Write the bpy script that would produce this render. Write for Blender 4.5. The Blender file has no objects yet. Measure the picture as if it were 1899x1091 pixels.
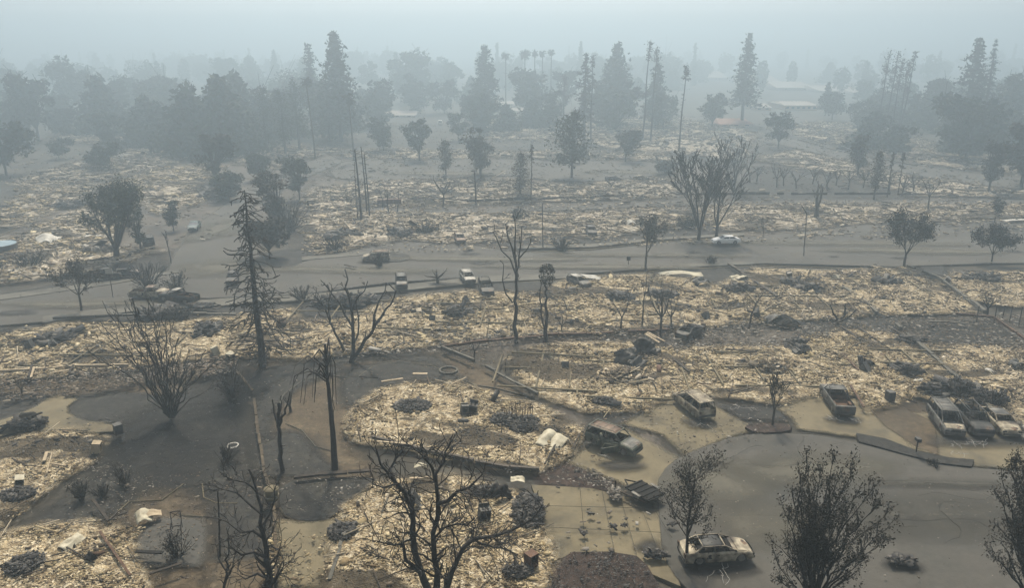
import bpy, math, random
import numpy as np
from mathutils import Vector, Matrix
# ------------------------------------------------------------------ camera, sky, sun, exposure
SC = bpy.context.scene; COL = SC.collection
CAMH = 33.0; FPX = 1463.0; PITCH = math.atan((545.5-85)/FPX)
cam = bpy.data.cameras.new('camera'); co = bpy.data.objects.new('camera', cam); COL.objects.link(co)
cam.sensor_width = 36; cam.lens = 36*FPX/1899; cam.clip_end = 9000; cam.clip_start = 0.5
co.location = (0, 0, CAMH); co.rotation_euler = (math.pi/2-PITCH, 0, 0); SC.camera = co
SC.view_settings.view_transform = 'Standard'; SC.view_settings.look = 'None'
SC.view_settings.exposure = 0.95; SC.view_settings.gamma = 1
SC.cycles.use_denoising = True
SC.cycles.max_bounces = 5; SC.cycles.volume_bounces = 3; SC.cycles.transparent_max_bounces = 24
SC.cycles.sample_clamp_indirect = 6
W = bpy.data.worlds.new('World'); SC.world = W; W.use_nodes = True
nt = W.node_tree; nt.nodes.clear()
SUN_EL, SUN_AZ = math.radians(55), math.radians(357)     # azimuth clockwise from +Y
sky = nt.nodes.new('ShaderNodeTexSky'); sky.sky_type = 'NISHITA'; sky.sun_disc = False
sky.sun_elevation = SUN_EL; sky.sun_rotation = SUN_AZ; sky.dust_density = 4; sky.air_density = 1.2
hs = nt.nodes.new('ShaderNodeHueSaturation'); hs.inputs['Saturation'].default_value = 0.22
bg = nt.nodes.new('ShaderNodeBackground'); bg.inputs['Strength'].default_value = 0.125
wo = nt.nodes.new('ShaderNodeOutputWorld')
nt.links.new(sky.outputs[0], hs.inputs['Color']); nt.links.new(hs.outputs[0], bg.inputs[0]); nt.links.new(bg.outputs[0], wo.inputs[0])
sl = bpy.data.lights.new('sun', 'SUN'); sl.energy = 4.0; sl.angle = math.radians(5); sl.color = (1, .86, .66)
so = bpy.data.objects.new('sun', sl); COL.objects.link(so)
sd = Vector((math.sin(SUN_AZ)*math.cos(SUN_EL), math.cos(SUN_AZ)*math.cos(SUN_EL), math.sin(SUN_EL)))
so.rotation_euler = sd.to_track_quat('Z', 'Y').to_euler(); so.location = (0, 0, 200)

# ------------------------------------------------------------------ helpers
CP, SP = math.cos(PITCH), math.sin(PITCH)
def ray(u, v):
    x = (u-949.5)/FPX; y = -(v-545.5)/FPX
    return (x, y*SP+CP, y*CP-SP)
def G(u, v):                      # a point of the survey photograph on the ground
    d = ray(u, v); t = CAMH/-d[2]; return (d[0]*t, d[1]*t)
def V(u, v, Y):                   # a point in the upright plane at distance Y
    d = ray(u, v); t = Y/d[1]; return Vector((d[0]*t, Y, CAMH+d[2]*t))
def HT(u, vb, vt):                # height of an upright thing that stands at (u, vb)
    return V(u, vt, G(u, vb)[1]).z
def WD(u, vb, w):                 # metres covered by w photo pixels at (u, vb)
    x, y = G(u, vb); return w/FPX*(y*CP+CAMH*SP)
def tag(o, label=None, cat=None, group=None, kind=None):
    if label: o['label'] = label
    if cat: o['category'] = cat
    if group: o['group'] = group
    if kind: o['kind'] = kind
    return o
def empty(name, loc, rz=0):
    o = bpy.data.objects.new(name, None); COL.objects.link(o); o.location = (loc[0], loc[1], loc[2] if len(loc) > 2 else 0)
    o.rotation_euler = (0, 0, rz); o.empty_display_size = .3; return o
def rawmesh(name, verts, faces, mat, parent=None, smooth=False):
    """verts Nx3 array, faces Mxk array (all faces with k corners) or list of tuples"""
    me = bpy.data.meshes.new(name)
    if isinstance(faces, np.ndarray):
        k = faces.shape[1]; m = len(faces)
        me.vertices.add(len(verts)); me.vertices.foreach_set('co', np.asarray(verts, dtype=np.float32).ravel())
        me.loops.add(m*k); me.loops.foreach_set('vertex_index', faces.astype(np.int32).ravel())
        me.polygons.add(m); me.polygons.foreach_set('loop_start', np.arange(0, m*k, k, dtype=np.int32))
        me.update(calc_edges=True); me.validate()
    else:
        me.from_pydata([tuple(v) for v in verts], [], faces); me.update()
    if smooth: me.polygons.foreach_set('use_smooth', np.ones(len(me.polygons), dtype=bool))
    if mat: me.materials.append(mat)
    o = bpy.data.objects.new(name, me); COL.objects.link(o)
    if parent: o.parent = parent
    return o
def hsh(ix, iy, s):
    n = (ix.astype(np.int64)*374761393+iy.astype(np.int64)*668265263+s*1274126177) & 0xffffffff
    n = ((n ^ (n >> 13))*1274126177) & 0xffffffff
    return ((n ^ (n >> 16)) & 0xffff)/65535.0
def noise2(x, y, s=0):
    ix, iy = np.floor(x), np.floor(y); fx, fy = x-ix, y-iy
    fx = fx*fx*(3-2*fx); fy = fy*fy*(3-2*fy)
    a = hsh(ix, iy, s); b = hsh(ix+1, iy, s); c = hsh(ix, iy+1, s); d = hsh(ix+1, iy+1, s)
    return (a*(1-fx)+b*fx)*(1-fy)+(c*(1-fx)+d*fx)*fy
def fbm(x, y, s=0, o=3):
    r = 0; a = .5; t = 0
    for i in range(o): r = r+a*noise2(x*2**i, y*2**i, s+i); t += a; a *= .5
    return r/t
def inside(px, py, poly):
    c = np.zeros(px.shape, bool); n = len(poly)
    for i in range(n):
        x0, y0 = poly[i]; x1, y1 = poly[(i+1) % n]
        if y0 == y1: continue
        m = ((y0 > py) != (y1 > py)) & (px < (x1-x0)*(py-y0)/(y1-y0)+x0)
        c ^= m
    return c
def edgedist(px, py, poly):
    d = np.full(px.shape, 1e9); n = len(poly)
    for i in range(n):
        a = np.array(poly[i]); b = np.array(poly[(i+1) % n]); ab = b-a; L = max(ab@ab, 1e-9)
        t = np.clip(((px-a[0])*ab[0]+(py-a[1])*ab[1])/L, 0, 1)
        d = np.minimum(d, np.hypot(px-a[0]-t*ab[0], py-a[1]-t*ab[1]))
    return d

# ------------------------------------------------------------------ materials
def mat(name, cols, scale=1.0, rough=.9, bump=0.0, bscale=8.0, detail=6, metal=0.0, island=None, spread=(.3, .7), spots=None, two=None, spec=.25, k=.55, mot=0.):
    """cols: colours of a noise ramp. island: per-chunk ramp colours instead. spots: (colour, scale, threshold). two: second large-scale colour (colour, scale, lo, hi)"""
    m = bpy.data.materials.new(name); m.use_nodes = True; t = m.node_tree; n = t.nodes; l = t.links
    b = n['Principled BSDF']; b.inputs['Roughness'].default_value = rough; b.inputs['Metallic'].default_value = metal
    b.inputs['Specular IOR Level'].default_value = spec
    g = n.new('ShaderNodeNewGeometry'); sc_ = lambda q: tuple(x*k for x in q)
    if island: island = [sc_(q) for q in island]
    else: cols = [sc_(q) for q in cols]
    if two: two = (sc_(two[0]),)+tuple(two[1:])
    if spots: spots = (sc_(spots[0]),)+tuple(spots[1:])
    tc = n.new('ShaderNodeTexCoord')
    def noise(sc, det=detail, ro=.6):
        q = n.new('ShaderNodeTexNoise'); q.inputs['Scale'].default_value = sc; q.inputs['Detail'].default_value = det; q.inputs['Roughness'].default_value = ro
        l.new(tc.outputs['Object'], q.inputs['Vector']); return q.outputs[0]
    def ramp(src, cs, lo, hi):
        r = n.new('ShaderNodeValToRGB'); e = r.color_ramp.elements
        while len(e) < len(cs): e.new(.5)
        for i, c in enumerate(cs):
            e[i].position = lo+(hi-lo)*i/max(1, len(cs)-1); e[i].color = (*c, 1)
        l.new(src, r.inputs[0]); return r.outputs[0]
    if island:
        c1 = ramp(g.outputs['Random Per Island'], island, .02, .98)
        c2 = ramp(noise(scale), cols, *spread)
        mx = n.new('ShaderNodeMix'); mx.data_type = 'RGBA'; mx.blend_type = 'MULTIPLY'; mx.inputs[0].default_value = 1
        l.new(c1, mx.inputs[6]); l.new(c2, mx.inputs[7]); c = mx.outputs[2]
    else: c = ramp(noise(scale), cols, *spread)
    if mot:
        mm = n.new('ShaderNodeMix'); mm.data_type = 'RGBA'; mm.blend_type = 'MULTIPLY'; mm.inputs[0].default_value = 1; l.new(c, mm.inputs[6]); l.new(ramp(noise(2.0, 12, .78), [(1-mot,)*3, (1, 1, 1), (1+mot,)*3], .34, .66), mm.inputs[7]); c = mm.outputs[2]
    if two:
        k = ramp(noise(two[1], 5), [(0, 0, 0), (1, 1, 1)], two[2], two[3])
        mx = n.new('ShaderNodeMix'); mx.data_type = 'RGBA'; l.new(k, mx.inputs[0]); l.new(c, mx.inputs[6]); mx.inputs[7].default_value = (*two[0], 1); c = mx.outputs[2]
    if spots:
        k = ramp(noise(spots[1], 3), [(0, 0, 0), (1, 1, 1)], spots[2], spots[2]+.04)
        mx = n.new('ShaderNodeMix'); mx.data_type = 'RGBA'; l.new(k, mx.inputs[0]); l.new(c, mx.inputs[6]); mx.inputs[7].default_value = (*spots[0], 1); c = mx.outputs[2]
    l.new(c, b.inputs['Base Color'])
    if bump:
        bp = n.new('ShaderNodeBump'); bp.inputs['Strength'].default_value = bump; bp.inputs['Distance'].default_value = .08
        l.new(noise(bscale, 4), bp.inputs['Height']); l.new(bp.outputs[0], b.inputs['Normal'])
    return m
def rubmat(name, pal, dark, s1=7.0, s2=2.6, bump=1.0, patchy=.14):
    """rubble ground: small voronoi fragments of several colours under larger patches of soot and ash"""
    m = bpy.data.materials.new(name); m.use_nodes = True; t = m.node_tree; n = t.nodes; l = t.links; b = n['Principled BSDF']; b.inputs['Roughness'].default_value = .95; b.inputs['Specular IOR Level'].default_value = .1
    tc = n.new('ShaderNodeTexCoord'); nz = n.new('ShaderNodeTexNoise'); nz.inputs['Scale'].default_value = 3; nz.inputs['Detail'].default_value = 4; l.new(tc.outputs['Object'], nz.inputs['Vector'])
    ad = n.new('ShaderNodeMix'); ad.data_type = 'RGBA'; ad.blend_type = 'ADD'; ad.inputs[0].default_value = .45; l.new(tc.outputs['Object'], ad.inputs[6]); l.new(nz.outputs[1], ad.inputs[7])
    def rmp(src, cs, lo=0., hi=1., const=False):
        r = n.new('ShaderNodeValToRGB'); e = r.color_ramp.elements
        while len(e) < len(cs): e.new(.5)
        for i, c in enumerate(cs): e[i].position = lo+(hi-lo)*i/(len(cs)-1); e[i].color = (*c, 1)
        if const: r.color_ramp.interpolation = 'CONSTANT'
        l.new(src, r.inputs[0]); return r.outputs[0]
    def mix(f, x, y, mode='MIX'):
        k = n.new('ShaderNodeMix'); k.data_type = 'RGBA'; k.blend_type = mode
        if isinstance(f, float): k.inputs[0].default_value = f
        else: l.new(f, k.inputs[0])
        l.new(x, k.inputs[6]) if not isinstance(x, tuple) else setattr(k.inputs[6], 'default_value', (*x, 1))
        l.new(y, k.inputs[7]) if not isinstance(y, tuple) else setattr(k.inputs[7], 'default_value', (*y, 1)); return k.outputs[2]
    hs_ = []; pal = [tuple(x*.9 for x in q) for q in pal]; dark = tuple(x*.5 for x in dark)
    def vor(s):
        v = n.new('ShaderNodeTexVoronoi'); v.inputs['Scale'].default_value = s; l.new(ad.outputs[2], v.inputs['Vector']); q = n.new('ShaderNodeSeparateColor'); l.new(v.outputs['Color'], q.inputs[0]); hs_.append(v.outputs['Distance']); return q.outputs[0]
    def noi(s, dt=4):
        q = n.new('ShaderNodeTexNoise'); q.inputs['Scale'].default_value = s; q.inputs['Detail'].default_value = dt; l.new(tc.outputs['Object'], q.inputs['Vector']); return q.outputs[0]
    c1 = rmp(vor(s1), pal, .05, .95); c2 = rmp(vor(s2), pal, .05, .95); c = mix(.38, c1, c2)
    c = mix(.75, c, rmp(noi(1.3, 8), [(.35, .32, .28), (1, 1, 1)], .36, .56), 'MULTIPLY')
    at = n.new('ShaderNodeAttribute'); at.attribute_name = 'soot'; sm = n.new('ShaderNodeMath'); sm.operation = 'MULTIPLY_ADD'; l.new(noi(1.1, 8), sm.inputs[0]); sm.inputs[1].default_value = 1.2; sm.inputs[2].default_value = -.6; sa = n.new('ShaderNodeMath'); l.new(sm.outputs[0], sa.inputs[0]); l.new(at.outputs['Fac'], sa.inputs[1])
    dk = rmp(noi(.5, 6), [tuple(x*.5 for x in dark), dark, tuple(x*1.7 for x in dark)], .35, .65)
    c = mix(rmp(sa.outputs[0], [(0, 0, 0), (.92, .92, .92)], .3, .7), c, dk); l.new(c, b.inputs['Base Color'])
    bp = n.new('ShaderNodeBump'); bp.inputs['Strength'].default_value = bump; bp.inputs['Distance'].default_value = .12; l.new(hs_[0], bp.inputs['Height']); l.new(bp.outputs[0], b.inputs['Normal']); return m
M = {}
M['ground'] = mat('scorched_soil', [(0.034, 0.032, 0.027), (0.064, 0.056, 0.042), (0.098, 0.086, 0.064)], .12, bump=.4, bscale=2, two=((0.038, 0.038, 0.035), .035, .45, .62), spots=((0.225, 0.203, 0.150), 1.1, .7), mot=0.5)
M['asphalt'] = mat('ashy_asphalt', [(0.077, 0.076, 0.067), (0.094, 0.089, 0.079), (0.108, 0.104, 0.090)], .16, bump=.15, bscale=9, two=((0.068, 0.070, 0.067), .06, .52, .72), spots=((0.040, 0.038, 0.038), 1.3, .735), mot=.2)
M['concrete'] = mat('sooty_concrete', [(0.140, 0.121, 0.077), (0.198, 0.169, 0.106), (0.225, 0.190, 0.118)], .35, bump=.15, bscale=8, two=((0.085, 0.077, 0.057), .17, .5, .68), spots=((0.066, 0.059, 0.044), 1.5, .72), mot=0.14)
M['walk'] = mat('grey_concrete', [(0.119, 0.115, 0.098), (0.168, 0.161, 0.136)], .5, bump=.15, two=((0.070, 0.070, 0.063), .3, .5, .7), mot=0.2)
M['lawn'] = mat('burnt_grass', [(0.019, 0.019, 0.018), (0.032, 0.031, 0.028), (0.049, 0.047, 0.038)], .5, bump=.6, bscale=12, detail=9, spots=((0.128, 0.115, 0.095), 2.3, .73), mot=0.75)
M['char'] = mat('black_char', [(.012, .012, .012), (.026, .026, .025), (.05, .047, .04)], .35, bump=.6, bscale=9, detail=9, mot=0.75)
M['charshade'] = mat('char_and_shade', [(.008, .008, .009), (.016, .016, .016), (.03, .028, .025)], .5, bump=.6, bscale=9, detail=9, mot=0.8)  # deepest black of the yard: char, and tree shade put into the colour
M['soil'] = mat('baked_soil', [(0.064, 0.046, 0.027), (0.098, 0.074, 0.045), (0.135, 0.105, 0.064)], .3, bump=.5, bscale=6, detail=9, two=((0.053, 0.045, 0.034), .11, .5, .66), spots=((0.225, 0.195, 0.143), 2.0, .7), mot=0.65)
M['mauve'] = mat('ashy_soil', [(0.075, 0.066, 0.056), (0.109, 0.094, 0.077), (0.143, 0.124, 0.098)], .3, bump=.5, bscale=6, detail=9, two=((0.060, 0.056, 0.051), .1, .5, .66), spots=((0.225, 0.203, 0.165), 2.0, .7), mot=0.5)
M['mulch'] = mat('burnt_mulch', [(.02, .016, .014), (.045, .03, .024), (.07, .045, .034)], 1.2, bump=.9, bscale=14, detail=9, mot=0.6)
PAL = [(.05, .042, .033), (.15, .115, .072), (.3, .235, .14), (.5, .41, .26), (.2, .16, .11), (.58, .5, .34), (.1, .085, .065), (.66, .6, .46)]
M['rubble'] = rubmat('ash_and_plaster', PAL, (.085, .07, .05))
M['rubble_far'] = rubmat('ash_and_plaster_far', [(.05, .045, .04), (.13, .11, .085), (.25, .21, .155), (.42, .36, .27), (.16, .14, .11), (.5, .45, .36), (.09, .08, .065), (.55, .52, .45)], (.075, .068, .055), 2.6, .9, .6, .07)
M['chunk'] = mat('rubble_chunks', [(.38, .34, .29), (.68, .63, .56), (1.05, 1.02, .96)], .42, island=[(.03, .027, .023), (.11, .08, .05), (.3, .23, .13), (.46, .38, .23), (.6, .51, .32), (.68, .59, .39), (.78, .7, .51), (.22, .17, .11), (.06, .052, .045), (.5, .42, .26)], spread=(.38, .56), k=.48)
M['chunk2'] = mat('rubble_chunks_grey', [(.4, .37, .33), (.68, .65, .6), (1.05, 1.02, .98)], .42, island=[(.03, .028, .025), (.1, .08, .058), (.25, .2, .14), (.42, .35, .24), (.56, .48, .34), (.66, .58, .43), (.78, .72, .6), (.2, .165, .12), (.06, .055, .05), (.48, .41, .29)], spread=(.38, .56), k=.48)
M['chunkfar'] = mat('rubble_chunks_far', [(.45, .42, .38), (1, 1, 1)], .1, island=[(.03, .028, .025), (.06, .052, .042), (.12, .1, .075), (.2, .17, .125), (.32, .28, .21), (.42, .38, .31), (.1, .09, .07), (.05, .045, .04)], spread=(.38, .56))
M['darkchunk'] = mat('charred_chunks', [(.6, .6, .6), (1, 1, 1)], .6, island=[(.015, .015, .016), (.03, .03, .032), (.06, .06, .062), (.11, .105, .1), (.2, .19, .17), (.035, .034, .035)])
M['brownchunk'] = mat('brown_burnt_chunks', [(.6, .6, .6), (1, 1, 1)], .6, island=[(.03, .026, .022), (.08, .062, .045), (.14, .105, .07), (.2, .155, .11), (.3, .26, .2), (.05, .04, .035)])
M['lathchunk'] = mat('burnt_laths', [(.6, .6, .6), (1, 1, 1)], .6, island=[(.02, .018, .016), (.07, .055, .042), (.2, .16, .11), (.6, .52, .38), (.04, .035, .03), (.12, .09, .065)])
M['ashchunk'] = mat('ash_flecks', [(.7, .7, .7), (1, 1, 1)], .6, island=[(.1, .09, .075), (.22, .2, .165), (.5, .48, .43), (.12, .1, .08), (.06, .055, .05), (.16, .14, .11)])
M['bark'] = mat('charred_bark', [(.012, .011, .011), (.03, .028, .027), (.06, .055, .05)], 3, bump=.6, bscale=12)
M['bark2'] = mat('grey_bark', [(.03, .027, .022), (.075, .065, .052), (.13, .115, .09)], 2.5, bump=.6, bscale=12)
M['deadleaf'] = mat('singed_leaves', [(.7, .7, .7), (1, 1, 1)], .8, island=[(.01, .01, .008), (.03, .026, .018), (.055, .045, .03), (.022, .022, .016)])
M['leaf'] = mat('green_leaves', [(.5, .5, .5), (1, 1, 1)], .35, island=[(.02, .03, .018), (.04, .06, .035), (.065, .085, .045), (.05, .06, .03)])
M['needle'] = mat('conifer_needles', [(.5, .5, .5), (1, 1, 1)], .4, island=[(.015, .025, .018), (.03, .045, .03), (.05, .07, .045)])
M['brownleaf'] = mat('brown_leaves', [(.5, .5, .5), (1, 1, 1)], .4, island=[(.04, .035, .025), (.075, .062, .042), (.1, .085, .06), (.045, .05, .035)])
M['wood'] = mat('pale_timber', [(.35, .28, .18), (.6, .5, .36)], 2, bump=.3)
M['charwood'] = mat('charred_timber', [(.02, .018, .016), (.07, .055, .042)], 2, bump=.4)
M['rust'] = mat('rusty_steel', [(.035, .02, .014), (.11, .062, .038), (.2, .13, .085)], 1.4, bump=.3, metal=.2, rough=.8)
M['black'] = mat('soot_black', [(.008, .008, .008), (.022, .021, .02)], 3, rough=.95)
M['scrap'] = mat('burnt_steel', [(.035, .037, .04), (.11, .11, .105), (.24, .23, .2)], 1.2, bump=.4, metal=.35, rough=.65)
M['white'] = mat('white_enamel', [(.5, .48, .42), (.78, .76, .7)], 1.5, rough=.6, k=.5)
M['cream'] = mat('cream_sheet', [(.3, .26, .18), (.62, .57, .42), (.72, .68, .52)], .8, rough=.6, bump=.2, k=.5)
M['brick'] = mat('blackened_brick', [(.1, .06, .045), (.22, .13, .09)], 2, bump=.4)
M['tin'] = mat('bare_rim_metal', [(.12, .115, .105), (.38, .36, .32)], 2, rough=.6, metal=.3)
M['glass'] = mat('dark_glass', [(.02, .024, .026), (.03, .034, .036)], 1, rough=.15, spec=.6, k=.8)
M['rubber'] = mat('tyre_rubber', [(.015, .015, .015), (.03, .03, .03)], 3)
M['lamp'] = mat('lamp_lens', [(.5, .5, .48), (.7, .7, .66)], 1, rough=.3, k=.8)
M['roofpale'] = mat('pale_roofing', [(.42, .39, .36), (.56, .52, .48)], .2, k=.45)
M['roofgrey'] = mat('grey_roofing', [(.2, .2, .19), (.3, .29, .27)], .3)
M['roofred'] = mat('reddish_roofing', [(.3, .17, .13), (.4, .25, .2)], .3)
M['stucco'] = mat('peach_stucco', [(.5, .36, .25), (.62, .46, .33)], .3)
M['wallwhite'] = mat('white_siding', [(.55, .54, .5), (.7, .69, .66)], .3, k=.8)
M['blue'] = mat('faded_blue_cover', [(.2, .3, .38), (.4, .5, .56)], 1)

# ------------------------------------------------------------------ shape builders
def boxes(C, S, R=None, bottom=False):
    """many boxes: C centres Nx3, S half sizes Nx3, R rotation matrices Nx3x3 -> verts, quads"""
    k = np.array([[-1,-1,-1],[1,-1,-1],[1,1,-1],[-1,1,-1],[-1,-1,1],[1,-1,1],[1,1,1],[-1,1,1]], float)
    v = k[None]*S[:, None, :]
    if R is not None: v = np.einsum('nij,nkj->nki', R, v)
    v = v+C[:, None, :]
    f = np.array([[4,5,6,7],[0,1,5,4],[1,2,6,5],[2,3,7,6],[3,0,4,7],[0,3,2,1]])[:6 if bottom else 5]
    F = (f[None]+8*np.arange(len(C))[:, None, None]).reshape(-1, 4)
    return v.reshape(-1, 3), F
def euler(ax, ay, az):
    ca, sa, cb, sb, cc, sc = np.cos(ax), np.sin(ax), np.cos(ay), np.sin(ay), np.cos(az), np.sin(az)
    R = np.empty((len(ax), 3, 3))
    R[:,0,0]=cc*cb; R[:,0,1]=cc*sb*sa-sc*ca; R[:,0,2]=cc*sb*ca+sc*sa
    R[:,1,0]=sc*cb; R[:,1,1]=sc*sb*sa+cc*ca; R[:,1,2]=sc*sb*ca-cc*sa
    R[:,2,0]=-sb; R[:,2,1]=cb*sa; R[:,2,2]=cb*ca
    return R
class Tubes:
    def __init__(s): s.a = []; s.b = []; s.ra = []; s.rb = []
    def seg(s, p, q, r0, r1): s.a.append(tuple(p)); s.b.append(tuple(q)); s.ra.append(r0); s.rb.append(r1)
    def line(s, pts, r0, r1):
        n = len(pts)-1
        for i in range(n): s.seg(pts[i], pts[i+1], r0+(r1-r0)*i/n, r0+(r1-r0)*(i+1)/n)
    def build(s, name, m, parent=None, n=5, off=(0, 0, 0)):
        a = np.array(s.a, float)-off; b = np.array(s.b, float)-off; ra = np.array(s.ra); rb = np.array(s.rb)
        d = b-a; L = np.linalg.norm(d, axis=1, keepdims=True)+1e-9; d /= L
        a = a-d*np.minimum(ra[:, None]*.35, L*.3); b = b+d*np.minimum(rb[:, None]*.35, L*.3)
        h = np.where(np.abs(d[:, 2:3]) > .9, [[1., 0, 0]], [[0, 0, 1.]])
        x = np.cross(d, h); x /= np.linalg.norm(x, axis=1, keepdims=True); y = np.cross(d, x)
        t = np.arange(n)*2*math.pi/n; c, q = np.cos(t), np.sin(t)
        ring = x[:, None, :]*c[None, :, None]+y[:, None, :]*q[None, :, None]
        v = np.concatenate([a[:, None, :]+ring*ra[:, None, None], b[:, None, :]+ring*rb[:, None, None]], 1)
        i = np.arange(n); j = (i+1) % n
        f = np.stack([i, i+n, j+n, j], 1)
        F = (f[None]+2*n*np.arange(len(a))[:, None, None]).reshape(-1, 4)
        return rawmesh(name, v.reshape(-1, 3), F, m, parent, smooth=True)
def leaves(name, P, size, m, parent, seed=0, aspect=1.0, flat=0.0, off=(0, 0, 0)):
    r = np.random.default_rng(seed); P = np.asarray(P, float)-off; N = len(P)
    if not N: return None
    s = size*r.uniform(.5, 1.3, N)
    a = r.normal(size=(N, 3)); a[:, 2] *= (1-flat); a /= np.linalg.norm(a, axis=1, keepdims=True)
    b = r.normal(size=(N, 3)); b -= a*(a*b).sum(1, keepdims=True); b /= np.linalg.norm(b, axis=1, keepdims=True)
    a = a*(s*aspect)[:, None]; b = b*(s*.6)[:, None]
    k = r.uniform(.3, 1, (N, 4, 1))
    v = np.stack([P-a*k[:, 0], P-b*k[:, 1], P+a*k[:, 2], P+b*k[:, 3]], 1)
    return rawmesh(name, v.reshape(-1, 3), np.arange(4*N).reshape(N, 4), m, parent)
class BX:                           # a few boxes / prisms of one part
    def __init__(s): s.v = []; s.f = []
    def box(s, c, h, rot=(0, 0, 0), taper=1.0):
        R = Matrix.Rotation(rot[2], 3, 'Z') @ Matrix.Rotation(rot[1], 3, 'Y') @ Matrix.Rotation(rot[0], 3, 'X'); o = len(s.v)
        for z in (-1, 1):
            k = taper if z > 0 else 1
            for x, y in ((-1, -1), (1, -1), (1, 1), (-1, 1)): s.v.append(Vector(c)+R @ Vector((x*h[0]*k, y*h[1]*k, z*h[2])))
        s.f += [tuple(o+i for i in q) for q in ((0,3,2,1),(4,5,6,7),(0,1,5,4),(1,2,6,5),(2,3,7,6),(3,0,4,7))]; return s
    def bar(s, p, q, r):
        p = Vector(p); q = Vector(q); d = q-p; L = d.length; e = d.to_track_quat('Z', 'Y').to_matrix(); o = len(s.v); c = (p+q)/2
        for z in (-1, 1):
            for x, y in ((-1, -1), (1, -1), (1, 1), (-1, 1)): s.v.append(c+e @ Vector((x*r, y*r, z*L/2)))
        s.f += [tuple(o+i for i in k) for k in ((0,3,2,1),(4,5,6,7),(0,1,5,4),(1,2,6,5),(2,3,7,6),(3,0,4,7))]; return s
    def cyl(s, p, q, r0, r1=None, n=14):
        r1 = r0 if r1 is None else r1
        p = Vector(p); q = Vector(q); e = (q-p).to_track_quat('Z', 'Y').to_matrix(); o = len(s.v)
        for c, r in ((p, r0), (q, r1)):
            for i in range(n): s.v.append(c+e @ Vector((r*math.cos(i*2*math.pi/n), r*math.sin(i*2*math.pi/n), 0)))
        s.f += [(o+i, o+(i+1) % n, o+n+(i+1) % n, o+n+i) for i in range(n)]+[tuple(o+i for i in range(n))[::-1], tuple(o+n+i for i in range(n))]; return s
    def prism(s, pts, z0, z1):       # plan outline, counter-clockwise
        o = len(s.v); n = len(pts)
        a = sum(pts[i][0]*pts[(i+1) % n][1]-pts[(i+1) % n][0]*pts[i][1] for i in range(n))
        if a < 0: pts = pts[::-1]
        for z in (z0, z1):
            for p in pts: s.v.append(Vector((p[0], p[1], z)))
        s.f += [(o+i, o+(i+1) % n, o+n+(i+1) % n, o+n+i) for i in range(n)]+[tuple(o+i for i in range(n))[::-1], tuple(o+n+i for i in range(n))]; return s
    def build(s, name, m, parent=None, smooth=False, bevel=0):
        o = rawmesh(name, s.v, s.f, m, parent, smooth)
        if bevel: b = o.modifiers.new('b', 'BEVEL'); b.width = bevel; b.segments = 2
        return o
# ------------------------------------------------------------------ ground, roads, lots
LZ = [0.0]
def smooth(p, k=2):
    for _ in range(k):
        q = []
        for i in range(len(p)):
            a, b = p[i], p[(i+1) % len(p)]
            q += [(a[0]*.75+b[0]*.25, a[1]*.75+b[1]*.25), (a[0]*.25+b[0]*.75, a[1]*.25+b[1]*.75)]
        p = q
    return p
def signed(x, y, poly):
    d = edgedist(x, y, poly); return np.where(inside(x, y, poly), d, -d)
SOFT = {}
def softmat(m, amp=1.0, sc=1.6):
    """the same material, its sheet thinning out irregularly towards its edge (ash and soot have no hard edge)"""
    key = (m, amp, sc)
    if key not in SOFT:
        k = M[m].copy(); k.name = M[m].name+'_thinning'; t = k.node_tree; n = t.nodes; l = t.links; bs = n['Principled BSDF']
        at = n.new('ShaderNodeAttribute'); at.attribute_name = 'fade'; tc = n.new('ShaderNodeTexCoord'); q = n.new('ShaderNodeTexNoise'); q.inputs['Scale'].default_value = sc; q.inputs['Detail'].default_value = 7; q.inputs['Roughness'].default_value = .65
        l.new(tc.outputs['Object'], q.inputs['Vector']); ma = n.new('ShaderNodeMath'); ma.operation = 'MULTIPLY_ADD'; l.new(q.outputs[0], ma.inputs[0]); ma.inputs[1].default_value = amp*1.6; ma.inputs[2].default_value = -amp*.8
        ad = n.new('ShaderNodeMath'); ad.operation = 'ADD'; l.new(at.outputs['Fac'], ad.inputs[0]); l.new(ma.outputs[0], ad.inputs[1])
        mr = n.new('ShaderNodeMapRange'); mr.inputs[1].default_value = -1 if amp < .5 else -.55; mr.inputs[2].default_value = .9 if amp < .5 else .55; l.new(ad.outputs[0], mr.inputs[0]); l.new(mr.outputs[0], bs.inputs['Alpha']); SOFT[key] = k
    return SOFT[key]
def sheetgrid(name, poly, m, width, res, zf, seed=0, amp=1.0, sc=1.6):
    xs = [p[0] for p in poly]; ys = [p[1] for p in poly]; x0, x1, y0, y1 = min(xs)-width, max(xs)+width, min(ys)-width, max(ys)+width
    nx, ny = max(2, int((x1-x0)/res)+1), max(2, int((y1-y0)/res)+1)
    gx, gy = np.meshgrid(x0+np.arange(nx+1)*res, y0+np.arange(ny+1)*res, indexing='ij'); sd = signed(gx, gy, poly)
    keep = (np.maximum.reduce([sd[:-1, :-1], sd[1:, :-1], sd[1:, 1:], sd[:-1, 1:]]) > -width)
    I = np.arange(gx.size).reshape(gx.shape); q = np.stack([I[:-1, :-1], I[1:, :-1], I[1:, 1:], I[:-1, 1:]], -1)[keep]
    used = np.unique(q); rm = np.zeros(I.size, int); rm[used] = np.arange(len(used)); z = zf(gx, gy, sd)
    v = np.stack([gx.ravel(), gy.ravel(), z.ravel()], 1)[used]; o = rawmesh(name, v, rm[q], softmat(m, amp, sc), None, True)
    f = np.clip(sd.ravel()[used]/width, -1.3, 1.6); f = np.where(f < -.98, -1.3, f); at = o.data.attributes.new('fade', 'FLOAT', 'POINT'); at.data.foreach_set('value', f.astype(np.float32)); return o
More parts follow.
